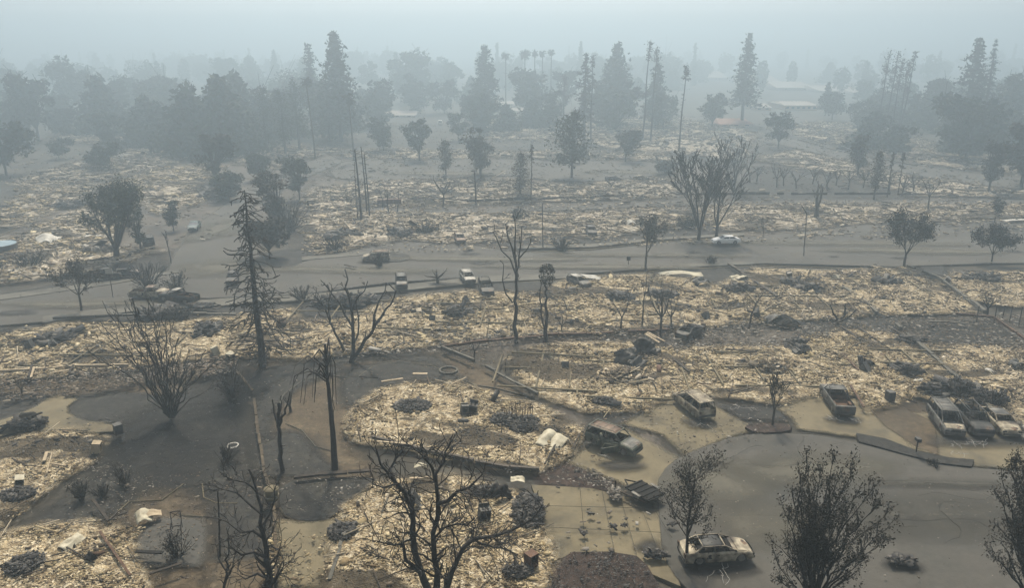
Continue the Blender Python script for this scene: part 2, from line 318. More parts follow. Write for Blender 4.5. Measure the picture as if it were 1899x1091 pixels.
def patch(name, px, m, sm=0, rag=0.5, label=None, cat=None, kind='structure', lift=0.0):
    """one sheet on the ground; rag is how many metres its edge thins out over; lift makes a kerbed slab"""
    LZ[0] += .005; p = [G(*q) for q in px]; D = sum(math.hypot(q[0], q[1]) for q in p)/len(p)
    if sm: p = smooth(p, sm)
    if lift:
        import bmesh
        o = BX().prism(p, 0, LZ[0]+lift).build(name, M[m] if isinstance(m, str) else m); bm = bmesh.new(); bm.from_mesh(o.data); bmesh.ops.triangulate(bm, faces=[f for f in bm.faces if len(f.verts) > 4]); bm.to_mesh(o.data); bm.free()
    else:
        nm = next(k for k in M if M[k] is m) if not isinstance(m, str) else m; w = max(.12, rag*2.6 if rag > .2 else rag, D*.004*(rag > 0)); A = (max(q[0] for q in p)-min(q[0] for q in p))*(max(q[1] for q in p)-min(q[1] for q in p)); z = LZ[0]
        o = sheetgrid(name, p, nm, w, max(w*.45, math.sqrt(A/60000), .12), lambda x, y, s: np.full(x.shape, z), amp=.9 if rag > .2 else .5, sc=.9 if rag > .7 else 2.2)
    tag(o, label, cat, None, kind); return o
g = BX(); g.prism([(-2800, -300), (2800, -300), (2800, 3400), (-2800, 3400)], -.5, 0); tag(g.build('ground', M['ground']), kind='structure')

# brown, grey and blackened soil between the lots
patch('soil', [(-60,715),(150,700),(420,665),(470,700),(450,790),(300,800),(120,745),(-60,760)], M['soil'], 1, 1.2)
patch('soil', [(470,600),(950,610),(1250,615),(1900,600),(2100,640),(1500,650),(1100,655),(930,660),(800,655),(640,672),(500,672)], M['mauve'], 0, 1.5)
patch('soil', [(440,690),(520,670),(640,670),(800,655),(900,680),(1000,760),(760,715),(650,770),(640,830),(700,870),(680,900),(520,895),(470,860)], M['soil'], 1, .6)
patch('soil', [(180,950),(300,900),(420,880),(520,900),(520,1000),(480,1120),(280,1120),(250,1000)], M['soil'], 1, .8)
patch('soil', [(500,900),(640,930),(620,1000),(600,1120),(480,1120),(505,1000)], M['soil'], 0, .3)
patch('soil', [(1000,745),(1190,770),(1250,860),(1170,880),(1060,860),(1080,800)], M['mauve'], 1, .4)
patch('soil', [(-80,380),(300,345),(420,290),(640,285),(560,400),(400,470),(100,470),(-80,520)], M['mauve'], 1, 3)
patch('soil', [(570,330),(1240,300),(1900,350),(2100,400),(1900,430),(560,470),(540,400)], M['mauve'], 0, 3)
patch('soil', [(1590,690),(1700,745),(1760,800),(1640,790),(1600,760)], M['soil'], 0, .4)
patch('lawn', [(-60,735),(90,730),(110,750),(60,785),(-60,800)], M['lawn'], 2, .3)
patch('lawn', [(115,760),(140,733),(220,728),(330,735),(420,760),(390,800),(220,790),(140,780)], M['lawn'], 2, .3)
patch('charred_yard', [(200,812),(260,770),(330,730),(395,690),(440,690),(455,760),(440,860),(390,930),(330,905),(250,900),(215,870)], M['char'], 2, .8)
patch('charred_yard', [(250,800),(300,770),(370,790),(400,820),(370,880),(300,890),(250,860)], M['charshade'], 2, 3)  # charred soil with the fan tree's cast shade painted into it
patch('charred_yard', [(395,680),(432,672),(446,700),(440,760),(410,790),(385,740)], M['charshade'], 2, 1.5)
patch('charred_yard', [(20,1000),(120,920),(220,860),(260,880),(250,930),(180,975),(60,1015)], M['lawn'], 1, .8)
patch('charred_yard', [(360,850),(470,870),(530,1000),(520,1120),(380,1120),(400,960)], M['lawn'], 2, .8)
patch('lawn', [(455,692),(560,672),(700,655),(800,655),(850,690),(760,668),(640,672),(560,700),(480,745),(455,740)], M['lawn'], 1, .5)
patch('lawn', [(468,740),(540,690),(620,674),(650,690),(560,715),(510,760),(500,830),(540,880),(470,880),(460,800)], M['lawn'], 2, .5)
patch('lawn', [(470,830),(545,790),(600,850),(640,880),(520,890),(470,880)], M['lawn'], 1, .4)
patch('lawn', [(640,680),(760,668),(860,700),(880,712),(760,708),(690,732),(640,765),(625,720)], M['lawn'], 2, .5)
patch('lawn', [(120,600),(130,570),(250,555),(420,548),(530,560),(470,590),(330,600)], M['lawn'], 0, .8)
patch('lawn', [(-60,625),(-60,590),(35,592),(20,615)], M['lawn'], 0, .5)
patch('lawn', [(540,585),(560,560),(650,540),(735,540),(725,570),(640,600)], M['char'], 1, .8)
patch('lawn', [(440,480),(560,460),(590,478),(520,505),(420,520)], M['char'], 1, .8)
patch('lawn', [(880,530),(1000,512),(1055,520),(1045,545),(900,550)], M['lawn'], 0, .6)
patch('lawn', [(1120,515),(1180,505),(1210,515),(1180,522)], M['lawn'], 1, .4)
patch('lawn', [(1270,502),(1345,497),(1385,520),(1330,532)], M['lawn'], 0, .5)
patch('lawn', [(1350,492),(1400,488),(1420,502),(1370,508)], M['char'], 0, .4)
patch('lawn', [(1690,490),(1755,488),(1760,520),(1730,518)], M['char'], 0, .5)  # burnt lawn; the black also paints in the leafy street tree's shadow
patch('lawn', [(1500,600),(1660,580),(1690,610),(1640,625),(1520,640),(1480,620)], M['lawn'], 1, .8)
patch('lawn', [(1700,605),(1840,600),(1899,640),(1780,650),(1720,630)], M['lawn'], 0, .8)
patch('lawn', [(1200,650),(1240,625),(1500,610),(1480,640),(1290,648)], M['mauve'], 0, .8)
patch('lawn', [(1060,445),(1225,425),(1240,408),(1330,412),(1345,435),(1240,445),(1100,462)], M['lawn'], 1, 1)
patch('lawn', [(930,455),(1050,440),(1060,460),(960,468)], M['lawn'], 0, .8)
patch('lawn', [(1360,345),(1420,310),(1560,330),(1700,372),(1620,378),(1380,378)], M['lawn'], 0, 2)
patch('lawn', [(1490,425),(1560,410),(1580,440),(1500,440)], M['lawn'], 1, .8)
patch('lawn', [(1740,425),(1860,412),(1899,425),(1830,440)], M['lawn'], 1, .8)
patch('lawn', [(0,545),(300,505),(340,520),(180,540),(0,560)], M['lawn'], 1, .8)
patch('lawn', [(200,490),(290,470),(320,500),(260,525),(190,520)], M['char'], 1, .8)
patch('lawn', [(1090,745),(1250,745),(1215,780),(1150,830),(1190,850),(1130,870),(1060,850),(1090,800)], M['lawn'], 1, .5)
patch('lawn', [(1020,870),(1060,862),(1140,900),(1140,920),(1000,905),(990,880)], M['mulch'], 0, .3)
patch('charred_yard', [(1330,755),(1450,755),(1465,785),(1380,782)], M['char'], 0, .3)
# concrete drives and paths
patch('driveway', [(985,905),(1100,912),(1145,925),(1225,940),(1232,1010),(1262,1095),(1180,1060),(1100,1035),(1022,1045),(1005,960)], M['concrete'], 0, 0, lift=.05)
patch('driveway', [(1055,862),(1130,800),(1160,800),(1250,850),(1280,870),(1250,905),(1225,945),(1150,900),(1100,880)], M['concrete'], 0, .22)
patch('driveway', [(1155,790),(1245,745),(1300,745),(1345,770),(1400,800),(1340,820),(1270,850),(1230,810)], M['concrete'], 0, .22)
patch('driveway', [(1440,762),(1520,738),(1590,745),(1650,770),(1700,800),(1700,850),(1590,815),(1480,800),(1470,780)], M['concrete'], 0, .22)
patch('driveway', [(1640,775),(1720,770),(1860,785),(1990,810),(1990,880),(1800,870),(1690,835)], M['concrete'], 0, .22)
patch('driveway', [(1600,750),(1655,752),(1735,790),(1740,850),(1700,835),(1640,795)], M['soil'], 0, .15)
patch('patio', [(515,970),(560,975),(635,968),(612,1030),(598,1095),(520,1095)], M['concrete'], 0, .22)
patch('patio', [(246,990),(295,965),(380,968),(385,1010),(375,1055),(250,1055)], M['asphalt'], 0, .22)
patch('patio', [(385,1050),(480,1045),(500,1062),(480,1120),(385,1110)], M['soil'], 0, .22)
patch('path', [(-60,805),(60,765),(95,738),(150,740),(118,765),(150,785),(210,790),(220,810),(60,800),(-60,830)], M['concrete'], 1, .1)
patch('patio', [(520,898),(600,893),(680,888),(700,905),(650,930),(620,968),(560,975),(515,955)], M['lawn'], 1, .15)
patch('pavement', [(80,592),(250,570),(420,558),(560,552),(900,516),(1060,512),(1060,520),(900,528),(560,562),(250,582),(80,604)], M['walk'], 0, .1, lift=.1)
patch('pavement', [(-60,560),(200,525),(330,505),(330,510),(200,533),(-60,570)], M['walk'], 0, .1, lift=.1)
patch('pavement', [(560,480),(740,466),(740,471),(560,487)], M['walk'], 0, .1, lift=.1)
patch('pavement', [(960,465),(1100,462),(1230,448),(1380,440),(1380,436),(1230,444),(1100,456),(960,460)], M['walk'], 0, .1, lift=.1)
patch('pavement', [(1260,500),(1400,494),(1400,489),(1260,494)], M['walk'], 0, .1, lift=.1)
patch('pavement', [(1480,440),(1580,438),(1580,434),(1480,436)], M['walk'], 0, .1, lift=.1)
# roads
patch('road', [(-80,615),(120,598),(250,560),(420,556),(560,550),(720,528),(900,516),(1060,512),(1280,497),(1420,492),(1660,498),(1830,492),(2000,490),(2000,408),(1899,412),(1700,416),(1590,420),(1500,432),(1380,443),(1240,452),(1100,468),(960,472),(860,455),(740,452),(600,478),(560,490),(530,505),(505,500),(470,455),(455,420),(470,385),(560,335),(640,300),(600,290),(500,330),(430,372),(375,412),(345,445),(320,480),(312,505),(200,530),(-80,560)], M['asphalt'], 0, .15)
patch('road', [(1310,1130),(1262,1092),(1228,1040),(1222,960),(1215,905),(1240,865),(1290,840),(1370,812),(1480,808),(1590,826),(1700,858),(1790,873),(1899,882),(2100,900),(2400,1130)], M['asphalt'], 1, 0)
patch('road', [(600,330),(640,296),(760,300),(900,295),(1020,300),(1180,300),(1260,308),(1240,325),(1150,335),(1040,340),(940,325),(800,335),(680,338)], M['asphalt'], 1, .4)
patch('road', [(1380,245),(1430,250),(1480,262),(1560,280),(1700,310),(1860,330),(2100,350),(2100,372),(1850,350),(1700,328),(1560,296),(1470,275),(1400,262)], M['asphalt'], 1, .4)
patch('road', [(590,400),(700,388),(870,392),(1240,375),(1899,372),(2100,372),(2100,380),(1899,380),(1240,384),(870,400),(700,400)], M['asphalt'], 0, .4)
patch('road', [(170,262),(330,258),(520,262),(640,296),(600,300),(480,275),(330,268),(170,272)], M['asphalt'], 1, .6)
# planted strips with kerbs
patch('verge', [(1587,812),(1640,822),(1700,845),(1760,858),(1805,862),(1800,875),(1740,868),(1680,852),(1592,828)], M['lawn'], 0, .05, lift=.12)
patch('verge', [(1375,797),(1425,792),(1470,797),(1462,810),(1400,812)], M['mulch'], 1, .05, lift=.12)
patch('verge', [(1022,1060),(1060,1035),(1130,1034),(1180,1042),(1200,1060),(1240,1130),(1010,1130)], M['mulch'], 0, .1, lift=.1)
patch('verge', [(700,492),(760,488),(760,474),(700,474)], M['lawn'], 1, .1, lift=.05)
# scorch stains where cars burned down to the road
def stain(u, v, w, h, m='black'):
    x, y = G(u, v); rx = WD(u, v, w)/2; ry = abs(G(u, v-h/2)[1]-G(u, v+h/2)[1])/2; r = random.Random(u)
    ph = [r.uniform(0, 6) for _ in range(4)]; LZ[0] += .004
    P = [(x+rx*.8*math.cos(a)*(1+.2*math.sin(3*a+ph[0])), y+ry*.8*math.sin(a)*(1+.2*math.sin(2*a+ph[2]))) for a in [i*math.pi/16 for i in range(32)]]; z = LZ[0]
    w_ = min(rx, ry)*.75; tag(sheetgrid('scorch_mark', P, m, w_, max(.15, w_*.3), lambda x, y, s: np.full(x.shape, z), amp=.4, sc=.8), kind='structure')
M['stain'] = mat('soot_stain', [(.02, .02, .02), (.035, .034, .032), (.06, .057, .048)], .6, bump=.2)
for q in [(1330,1065,150,26),(1205,1022,50,24),(1672,1056,70,26),(1225,478,48,5),(893,492,40,6),(1668,482,30,4),(1285,472,26,4),(30,585,80,10),(1880,470,30,5),(1195,930,60,40),(1545,480,20,3),(1105,496,40,4),(1150,872,90,18),(1295,790,60,16),(1800,825,190,24),(1565,785,70,14),(820,532,60,6),(690,490,60,6),(870,475,40,5)]:
    stain(*q, m='stain')
M['drift'] = mat('ash_drift', [(.098, .092, .072), (.115, .108, .085), (.14, .13, .1)], .5, mot=.1)
M['track'] = mat('sooty_tyre_track', [(.05, .048, .042), (.07, .067, .056), (.085, .08, .066)], .5, mot=.2)
rd_ = random.Random(8)
def smear(u, v, w, h, m, n=9, slope=0.0):
    x, y = G(u, v); rx = WD(u, v, w)/2; ry = max(.25, abs(G(u, v-h/2)[1]-G(u, v+h/2)[1])/2); LZ[0] += .003; z = LZ[0]; an = slope+rd_.uniform(-.04, .04); ph = rd_.uniform(0, 6)
    P = []
    for i in range(26):
        a = i*math.pi/13; px, py = rx*math.cos(a)*(1+.15*math.sin(3*a+ph)), ry*math.sin(a)*(1+.35*math.sin(2*a+ph)); P.append((x+px*math.cos(an)-py*math.sin(an), y+px*math.sin(an)+py*math.cos(an)))
    w_ = min(rx, ry)*1.0; tag(sheetgrid('ash_drift' if m == 'drift' else 'tyre_track', P, m, w_, max(.2, min(rx, ry)*.35, math.sqrt(rx*ry/3000)), lambda q, r, s: np.full(q.shape, z), amp=.35, sc=.5), kind='structure')
for q in [(1500,880,300,40,'drift'),(1330,905,150,50,'drift'),(1720,965,260,70,'track'),(1420,985,160,60,'drift'),(1750,905,260,14,'track'),(640,505,300,10,'drift'),(900,485,400,6,'drift'),(1180,478,360,6,'drift'),(1500,455,500,8,'drift'),(420,500,140,20,'drift'),(400,430,60,40,'drift'),(150,570,260,10,'drift'),(1700,470,300,8,'drift'),(1100,500,400,6,'drift'),(820,325,200,5,'drift'),(1150,322,120,5,'drift')]: smear(*q)
ck = Tubes()
for (u, v, L) in [(1300,900,9),(1450,930,14),(1600,980,12),(1380,870,10),(1700,930,11),(1500,1010,9),(1750,1020,8),(1250,870,6),(1600,900,13),(700,510,16),(900,500,14),(1250,480,18),(1500,470,16),(1700,455,14),(450,520,10),(150,570,10)]:
    x, y = G(u, v); an = rd_.uniform(-.5, .5); n = int(L/.5)
    for i in range(n): an += rd_.gauss(0, .3); q = (x+.5*math.cos(an), y+.5*math.sin(an)); ck.seg((x, y, LZ[0]+.004), (*q, LZ[0]+.004), .014, .014); x, y = q
tag(ck.build('road_cracks', M['stain'], n=3), kind='structure')
# joints of the near concrete drive
jb = Tubes()
for a, b in [((1075,912),(1086,1036)),((1115,915),(1140,1040)),((1148,925),(1180,1042)),((1180,930),(1225,1050)),((1010,950),(1222,955)),((1010,990),(1225,1000)),((1200,935),(1245,1010))]:
    p, q = G(*a), G(*b); jb.seg((*p, LZ[0]+.05), (*q, LZ[0]+.05), .014, .014)
tag(jb.build('driveway_joints', M['stain']), kind='structure')
# pale kerb and edging lines
def edging(pts, r=.06, m='walk', h=.1, name='kerb', sm=0):
    t = Tubes(); p = [G(*q) for q in pts]
    for i in range(len(p)-1): t.seg((*p[i], h*.5+.04), (*p[i+1], h*.5+.04), r, r)
    return tag(t.build(name, M[m], n=4), kind='structure')
edging([(1592,829),(1680,853),(1740,869),(1803,877)], .08)
edging([(1589,811),(1640,821),(1700,844),(1762,857),(1806,861)], .05, 'stain')
for K in ([(80,604),(250,582),(420,561),(560,562)],[(620,552),(720,537),(900,528),(1060,521)],[(1180,507),(1280,500),(1420,494),(1560,499)],[(560,488),(640,478),(740,472)],[(960,471),(1100,463),(1240,449),(1380,440)],[(1480,442),(1600,427)],[(1720,417),(1899,411)],[(-60,571),(200,534),(320,512)],[(312,505),(320,480),(345,445),(375,412),(430,372)],[(505,500),(470,455),(455,420)]): edging(K, .13, 'concrete', .04)
edging([(1374,812),(1420,814),(1470,812)], .06)
edging([(1340,815),(1420,806),(1500,806),(1590,824)], .05)
edging([(515,760),(525,735),(560,708),(610,698),(640,702),(665,700),(690,682),(740,672),(800,680),(850,702),(880,716)], .07, 'walk')
edging([(530,788),(560,800),(585,830),(620,840)], .05, 'walk')
edging([(880,716),(920,722),(990,740)], .07, 'walk')
edging([(545,900),(590,897),(640,892),(690,890)], .09, 'wood')
edging([(520,945),(530,960),(560,970),(610,974)], .09, 'wood')
edging([(388,1050),(480,1050)], .08, 'wood')
edging([(335,958),(375,961),(378,995)], .06, 'concrete')
edging([(180,945),(200,968),(240,933),(300,930),(340,900)], .05, 'concrete')
edging([(375,900),(378,925),(400,935),(440,936)], .05, 'concrete')

# ------------------------------------------------------------------ burnt lots: ash sheet with relief plus countless pieces
def lot(name, px, label, res=.5, dens=9, size=.22, hh=.5, m='rubble', cm='chunk', seed=1, rag=1.2, z0=.0, cap=60000):
    poly = [G(*q) for q in px]; xs = [p[0] for p in poly]; ys = [p[1] for p in poly]
    x0, x1, y0, y1 = min(xs)-1, max(xs)+1, min(ys)-1, max(ys)+1
    A = abs(sum(poly[i][0]*poly[(i+1) % len(poly)][1]-poly[(i+1) % len(poly)][0]*poly[i][1] for i in range(len(poly))))/2
    LZ[0] += .004; base = LZ[0]+z0
    def H(x, y):
        d = edgedist(x, y, poly); k = np.clip(d/2.5, 0, 1)
        n = fbm(x/3.5, y/3.5, seed, 4); n2 = fbm(x/.9, y/.9, seed+9, 2)
        return base+k*(hh*.75*np.clip((n-.36)*2.2, 0, 1.3)+.12*hh*n2)
    r = np.random.default_rng(seed); res = max(res, math.sqrt((x1-x0)*(y1-y0)/90000))
    o = sheetgrid(name, poly, m, rag*1.3+.3, res, lambda x, y, s: np.where(s > 0, H(x, y), base)+.004, amp=1.2, sc=.8); tag(o, label, 'rubble', None, 'stuff')
    def soot(x, y): return np.clip((fbm(x/6.5+y/9, y/4.2, seed+60, 4)-.5)*9-.6, 0, 1)
    n_ = len(o.data.vertices); vv = np.empty(n_*3, np.float32); o.data.vertices.foreach_get('co', vv); vv = vv.reshape(-1, 3); at = o.data.attributes.new('soot', 'FLOAT', 'POINT'); at.data.foreach_set('value', soot(vv[:, 0], vv[:, 1]).astype(np.float32))
    # pieces
    N = int(min(cap, A*dens))
    px_, py_ = r.uniform(x0, x1, N*4), r.uniform(y0, y1, N*4)
    wx, wy = px_+(fbm(px_/2, py_/2, seed+20)-.5)*rag*5, py_+(fbm(px_/2, py_/2, seed+30)-.5)*rag*5
    k = inside(wx, wy, poly) & (r.uniform(size=N*4) < np.clip(4.2*(fbm(px_/1.9, py_/1.9, seed+40, 4)-.36), .04, 1)*np.clip(3.2*(fbm(px_/9, py_/9, seed+50, 2)-.22), .25, 1))
    px_, py_ = px_[k][:N], py_[k][:N]; n = len(px_)
    s = size*.82*np.exp(r.normal(0, .5, n))
    S = np.stack([s*r.uniform(.4, 1.5, n), s*r.uniform(.2, .8, n), s*r.uniform(.06, .35, n)], 1)
    lng = r.uniform(size=n) < .05; S[lng, 0] *= 4.5; S[lng, 1] *= .35; S[lng, 2] *= .7
    R = euler(r.normal(0, .28, n), r.normal(0, .25, n), r.uniform(0, 2*math.pi, n))
    zc = H(px_, py_)+S[:, 2]*.7+r.uniform(0, .08, n)*size/.2
    C_ = np.stack([px_, py_, zc], 1); so_ = soot(px_, py_); dk = so_+r.uniform(-.35, .35, n) > .5; drop = dk & (r.uniform(size=n) < .6); lt = ~dk
    vv, ff = boxes(C_[lt], S[lt], R[lt]); rawmesh('debris_pieces', vv, ff, M[cm], o); dk &= ~drop
    vv, ff = boxes(C_[dk], S[dk], R[dk]); rawmesh('charred_pieces', vv, ff, M['darkchunk' if seed % 2 else 'brownchunk'], o)
    # thin bent rods, laths and pipes lying about
    K = int(min(260, A*.16)); x, y = r.uniform(x0, x1, K*3), r.uniform(y0, y1, K*3); k = inside(x, y, poly); x, y = x[k][:K], y[k][:K]; K = len(x); w = max(.025, size*.28)
    S = np.stack([r.uniform(.5, 2.6, K)*(.5+size*3.2), np.full(K, w)*r.uniform(.7, 2, K), np.full(K, w)], 1); d0 = seed*.7
    R = euler(r.normal(0, .3, K), r.normal(0, .07, K), d0+np.where(r.uniform(size=K) < .5, 0, 1.57)+r.normal(0, .35, K))
    vv, ff = boxes(np.stack([x, y, H(x, y)+.1+r.uniform(0, .12, K)], 1), S, R); rawmesh('charred_laths', vv, ff, M['lathchunk'], o); return o
def fleck(name, px, label, n, size, seed, cm='ashchunk', sm=1):
    """a thin litter of pieces over a wide area"""
    poly = [G(*q) for q in px]; xs = [p[0] for p in poly]; ys = [p[1] for p in poly]; r = np.random.default_rng(seed)
    x, y = r.uniform(min(xs), max(xs), n*3), r.uniform(min(ys), max(ys), n*3)
    k = inside(x, y, poly) & (r.uniform(size=n*3) < 2.5*fbm(x/4, y/4, seed)**2.5); x, y = x[k][:n], y[k][:n]; n = len(x)
    s = size*np.exp(r.normal(0, .45, n)); S = np.stack([s*r.uniform(.5, 1.6, n), s*r.uniform(.3, .8, n), s*r.uniform(.05, .25, n)], 1)
    R = euler(r.normal(0, .15, n), r.normal(0, .15, n), r.uniform(0, 6.3, n))
    vv, ff = boxes(np.stack([x, y, S[:, 2]+LZ[0]+.01], 1), S, R)
    return tag(rawmesh(name, vv, ff, M[cm]), label, 'debris', None, 'stuff')

LOTS = [
 # near lots
 ([(640,800),(655,765),(700,730),(770,712),(850,715),(905,735),(960,750),(1010,762),(1060,790),(1078,815),(1060,850),(1000,882),(940,880),(880,868),(800,850),(720,838),(660,825)], 'pale ash and plaster rubble of the house lot in front of the open doored wagon', 0.3, 38, 0.066, 0.55, 'rubble', 'chunk', 11, .6, 95000),
 ([(700,905),(760,893),(850,890),(960,925),(1000,950),(1012,1000),(1030,1050),(1012,1091),(1000,1150),(590,1150),(612,1010),(640,950)], 'ash and plaster rubble under the big bare tree at the lower middle', 0.28, 38, 0.066, 0.5, 'rubble', 'chunk', 12, .5, 95000),
 ([(-90,850),(60,815),(130,805),(200,822),(190,850),(170,870),(110,900),(60,940),(0,985),(-90,1020)], 'yellowish ash rubble beside the curved path at lower left', 0.3, 38, 0.066, 0.5, 'rubble', 'chunk', 13, .6, 95000),
 ([(-90,1030),(60,985),(170,975),(245,1003),(252,1040),(275,1091),(285,1150),(-90,1150)], 'yellowish ash rubble in the lower left corner beside the slab', 0.28, 38, 0.066, 0.5, 'rubble', 'chunk', 14, .5, 95000),
 # row behind the back gardens, left to right
 ([(-90,640),(0,627),(110,606),(250,610),(330,602),(440,592),(440,665),(240,690),(140,702),(-90,720)], 'cream rubble of the row left of the tall dead conifer', 0.45, 12, 0.12, 0.6, 'rubble', 'chunk', 15, 1, 95000),
 ([(440,592),(540,578),(560,600),(640,600),(730,560),(860,545),(900,548),(960,625),(790,648),(640,662),(560,672),(440,668)], 'cream rubble of the row behind the twin trunked bare trees', 0.45, 12, 0.12, 0.6, 'rubble', 'chunk', 16, 1, 95000),
 ([(900,548),(1000,545),(1060,522),(1230,512),(1330,535),(1400,560),(1430,600),(1240,618),(960,632)], 'cream rubble behind the thin charred saplings in the middle', 0.5, 12, 0.12, 0.6, 'rubble', 'chunk', 17, 1, 95000),
 ([(1330,535),(1400,503),(1540,508),(1680,502),(1740,540),(1790,565),(1810,585),(1640,590),(1500,598),(1430,600)], 'cream rubble right of the middle beyond the small Y shaped tree', 0.5, 12, 0.12, 0.6, 'rubble', 'chunk2', 18, 1, 95000),
 ([(1740,525),(1790,508),(1899,510),(2050,515),(2050,585),(1850,572),(1800,562)], 'cream rubble at the right edge above the row of thin posts', 0.5, 12, 0.12, 0.5, 'rubble', 'chunk2', 19, 1, 95000),
 # row in front of them
 ([(935,680),(950,655),(1060,642),(1180,642),(1250,660),(1330,690),(1330,742),(1250,742),(1190,768),(1080,770),(1000,740)], 'brown and cream rubble around the crumpled steel sheets', 0.35, 28, 0.08, 0.75, 'rubble', 'chunk', 20, .8, 95000),
 ([(1250,660),(1290,650),(1460,648),(1560,618),(1680,625),(1700,660),(1760,700),(1860,790),(1800,770),(1700,742),(1610,770),(1590,742),(1530,738),(1440,757),(1330,742),(1330,690)], 'cream rubble behind the burnt pickup and the three burnt cars', 0.38, 28, 0.08, 0.7, 'rubble', 'chunk', 21, .8, 95000),
 ([(1720,650),(1899,645),(2050,655),(2050,860),(1899,800),(1800,720)], 'cream rubble right of the long diagonal wall', 0.38, 28, 0.08, 0.6, 'rubble', 'chunk2', 22, .8, 95000),
 # beyond the street
 ([(560,405),(640,395),(760,400),(870,402),(1060,398),(1240,390),(1300,400),(1235,425),(1100,446),(1040,436),(930,450),(860,455),(740,448),(600,475),(580,445)], 'pale rubble of the row beyond the middle street', 0.8, 5.46, 0.186, 0.7, 'rubble_far', 'chunk2', 23, 2, 95000),
 ([(1320,388),(1500,382),(1899,384),(2050,390),(2050,412),(1899,412),(1590,418),(1490,428),(1350,430),(1300,412)], 'pale rubble beyond the street behind the parked white car', 0.9, 5.2, 0.186, 0.7, 'rubble_far', 'chunk2', 24, 2, 95000),
 ([(590,352),(680,340),(800,336),(940,338),(1040,345),(1150,338),(1240,332),(1260,350),(1240,370),(870,382),(700,384),(570,392)], 'hazy rubble between the back lane and the pale turning circle', 1.1, 3.9, 0.2232, 0.8, 'rubble_far', 'chunkfar', 25, 2.5, 95000),
 ([(1390,300),(1470,280),(1560,300),(1700,332),(1850,352),(2050,375),(1830,368),(1700,366),(1540,325),(1440,305)], 'hazy rubble below the right hand road', 1.2, 3.9, 0.2356, 0.8, 'rubble_far', 'chunkfar', 26, 2.5, 95000),
 ([(630,292),(700,278),(900,282),(1100,285),(1250,290),(1255,302),(1100,298),(900,296),(700,298)], 'hazy rubble above the pale turning circle', 1.6, 2.6, 0.279, 0.8, 'rubble_far', 'chunkfar', 27, 3, 95000),
 ([(900,225),(1080,222),(1240,215),(1400,250),(1380,300),(1250,290),(1000,262),(900,262)], 'far hazy rubble between the tall firs', 2.5, 1.17, 0.372, 0.8, 'rubble_far', 'chunkfar', 28, 5, 95000),
 ([(1470,232),(1560,228),(1640,240),(1760,275),(1899,300),(1899,325),(1700,305),(1560,272),(1480,255)], 'far hazy rubble above the right hand road', 2, 1.82, 0.31, 0.8, 'rubble_far', 'chunkfar', 29, 4, 95000),
 # left side lots
 ([(-90,470),(40,440),(110,405),(180,380),(240,420),(200,460),(300,470),(180,505),(60,525),(-90,540)], 'yellow grey rubble left of the big leafy street tree', 0.8, 5.46, 0.186, 0.6, 'rubble_far', 'chunk', 30, 2, 95000),
 ([(-90,420),(0,400),(60,350),(140,330),(180,350),(100,395),(30,425),(-90,450)], 'hazy rubble at the left edge above the stone yard', 1, 3.9, 0.2108, 0.6, 'rubble_far', 'chunk', 31, 2.5, 95000),
 ([(200,345),(300,315),(400,305),(420,330),(370,380),(300,400),(270,380),(230,360)], 'hazy rubble right of the big leafy street tree', 1.1, 3.9, 0.2108, 0.6, 'rubble_far', 'chunk', 32, 2.5, 95000),
 ([(40,335),(150,300),(330,262),(360,275),(340,300),(200,335),(120,345),(30,355)], 'hazy rubble strip before the peach house', 1.6, 2.6, 0.279, 0.6, 'rubble_far', 'chunkfar', 33, 3, 95000),
 ([(100,262),(140,240),(230,232),(330,240),(350,258),(200,272)], 'far hazy rubble by the upper left road', 2.4, 1.3, 0.372, 0.7, 'rubble_far', 'chunkfar', 34, 4, 95000),
 ([(430,300),(460,280),(560,275),(640,280),(600,290),(500,318)], 'far hazy rubble left of the straight palm trunk', 1.8, 2.08, 0.31, 0.7, 'rubble_far', 'chunkfar', 35, 3, 95000),
]
for (px, lab, res, dens, size, hh, m, cm, sd_, rag, cap) in LOTS:
    lot('rubble', px, lab, res, dens, size, hh, m, cm, sd_, rag, 0, cap)
fleck('ash_litter', [(-60,860),(200,860),(300,900),(280,980),(150,990),(0,1010)], 'white ash flecks over the blackened yard at lower left', 1500, .04, 41)
fleck('ash_litter', [(480,700),(700,690),(760,715),(650,780),(660,880),(500,890)], 'white ash flecks over the dark lawn around the burnt palm', 700, .035, 42)
fleck('ash_litter', [(1100,760),(1240,760),(1500,760),(1480,800),(1330,830),(1250,860),(1120,860)], 'white ash flecks around the burnt wagon and van', 260, .06, 43)
fleck('ash_litter', [(440,600),(1240,600),(1250,640),(800,660),(460,690)], 'ash flecks along the bare strip of back gardens', 3500, .09, 44)
fleck('ash_litter', [(1240,600),(1899,590),(1899,660),(1240,660)], 'ash flecks along the bare strip at right', 3000, .09, 45)
fleck('ash_litter', [(520,900),(680,890),(640,960),(530,965)], 'white ash flecks inside the oval patio', 350, .045, 46)
fleck('ash_litter', [(-60,700),(240,690),(440,670),(440,700),(100,730),(-60,730)], 'ash flecks below the left hand row of rubble', 1500, .06, 47)
fleck('ash_litter', [(0,240),(640,240),(640,330),(400,460),(0,420)], 'ash and debris over the hazy lots at left', 5000, .2, 48,'chunkfar')
fleck('ash_litter', [(640,230),(1899,230),(1899,400),(560,400)], 'ash and debris over the hazy lots beyond the street', 14000, .2, 49,'chunkfar')
fleck('ash_litter', [(560,385),(1899,375),(1899,440),(560,480)], 'ash and debris along the far side of the street', 6000, .16, 50,'chunk2')
fleck('ash_litter', [(1000,905),(1200,920),(1225,1040),(1020,1040)], 'ash flecks on the near concrete drive', 50, .08, 51)
fleck('ash_litter', [(500,1000),(610,1000),(610,1091),(490,1091)], 'ash flecks on the brown yard beside the patio', 500, .06, 52, 'chunk')
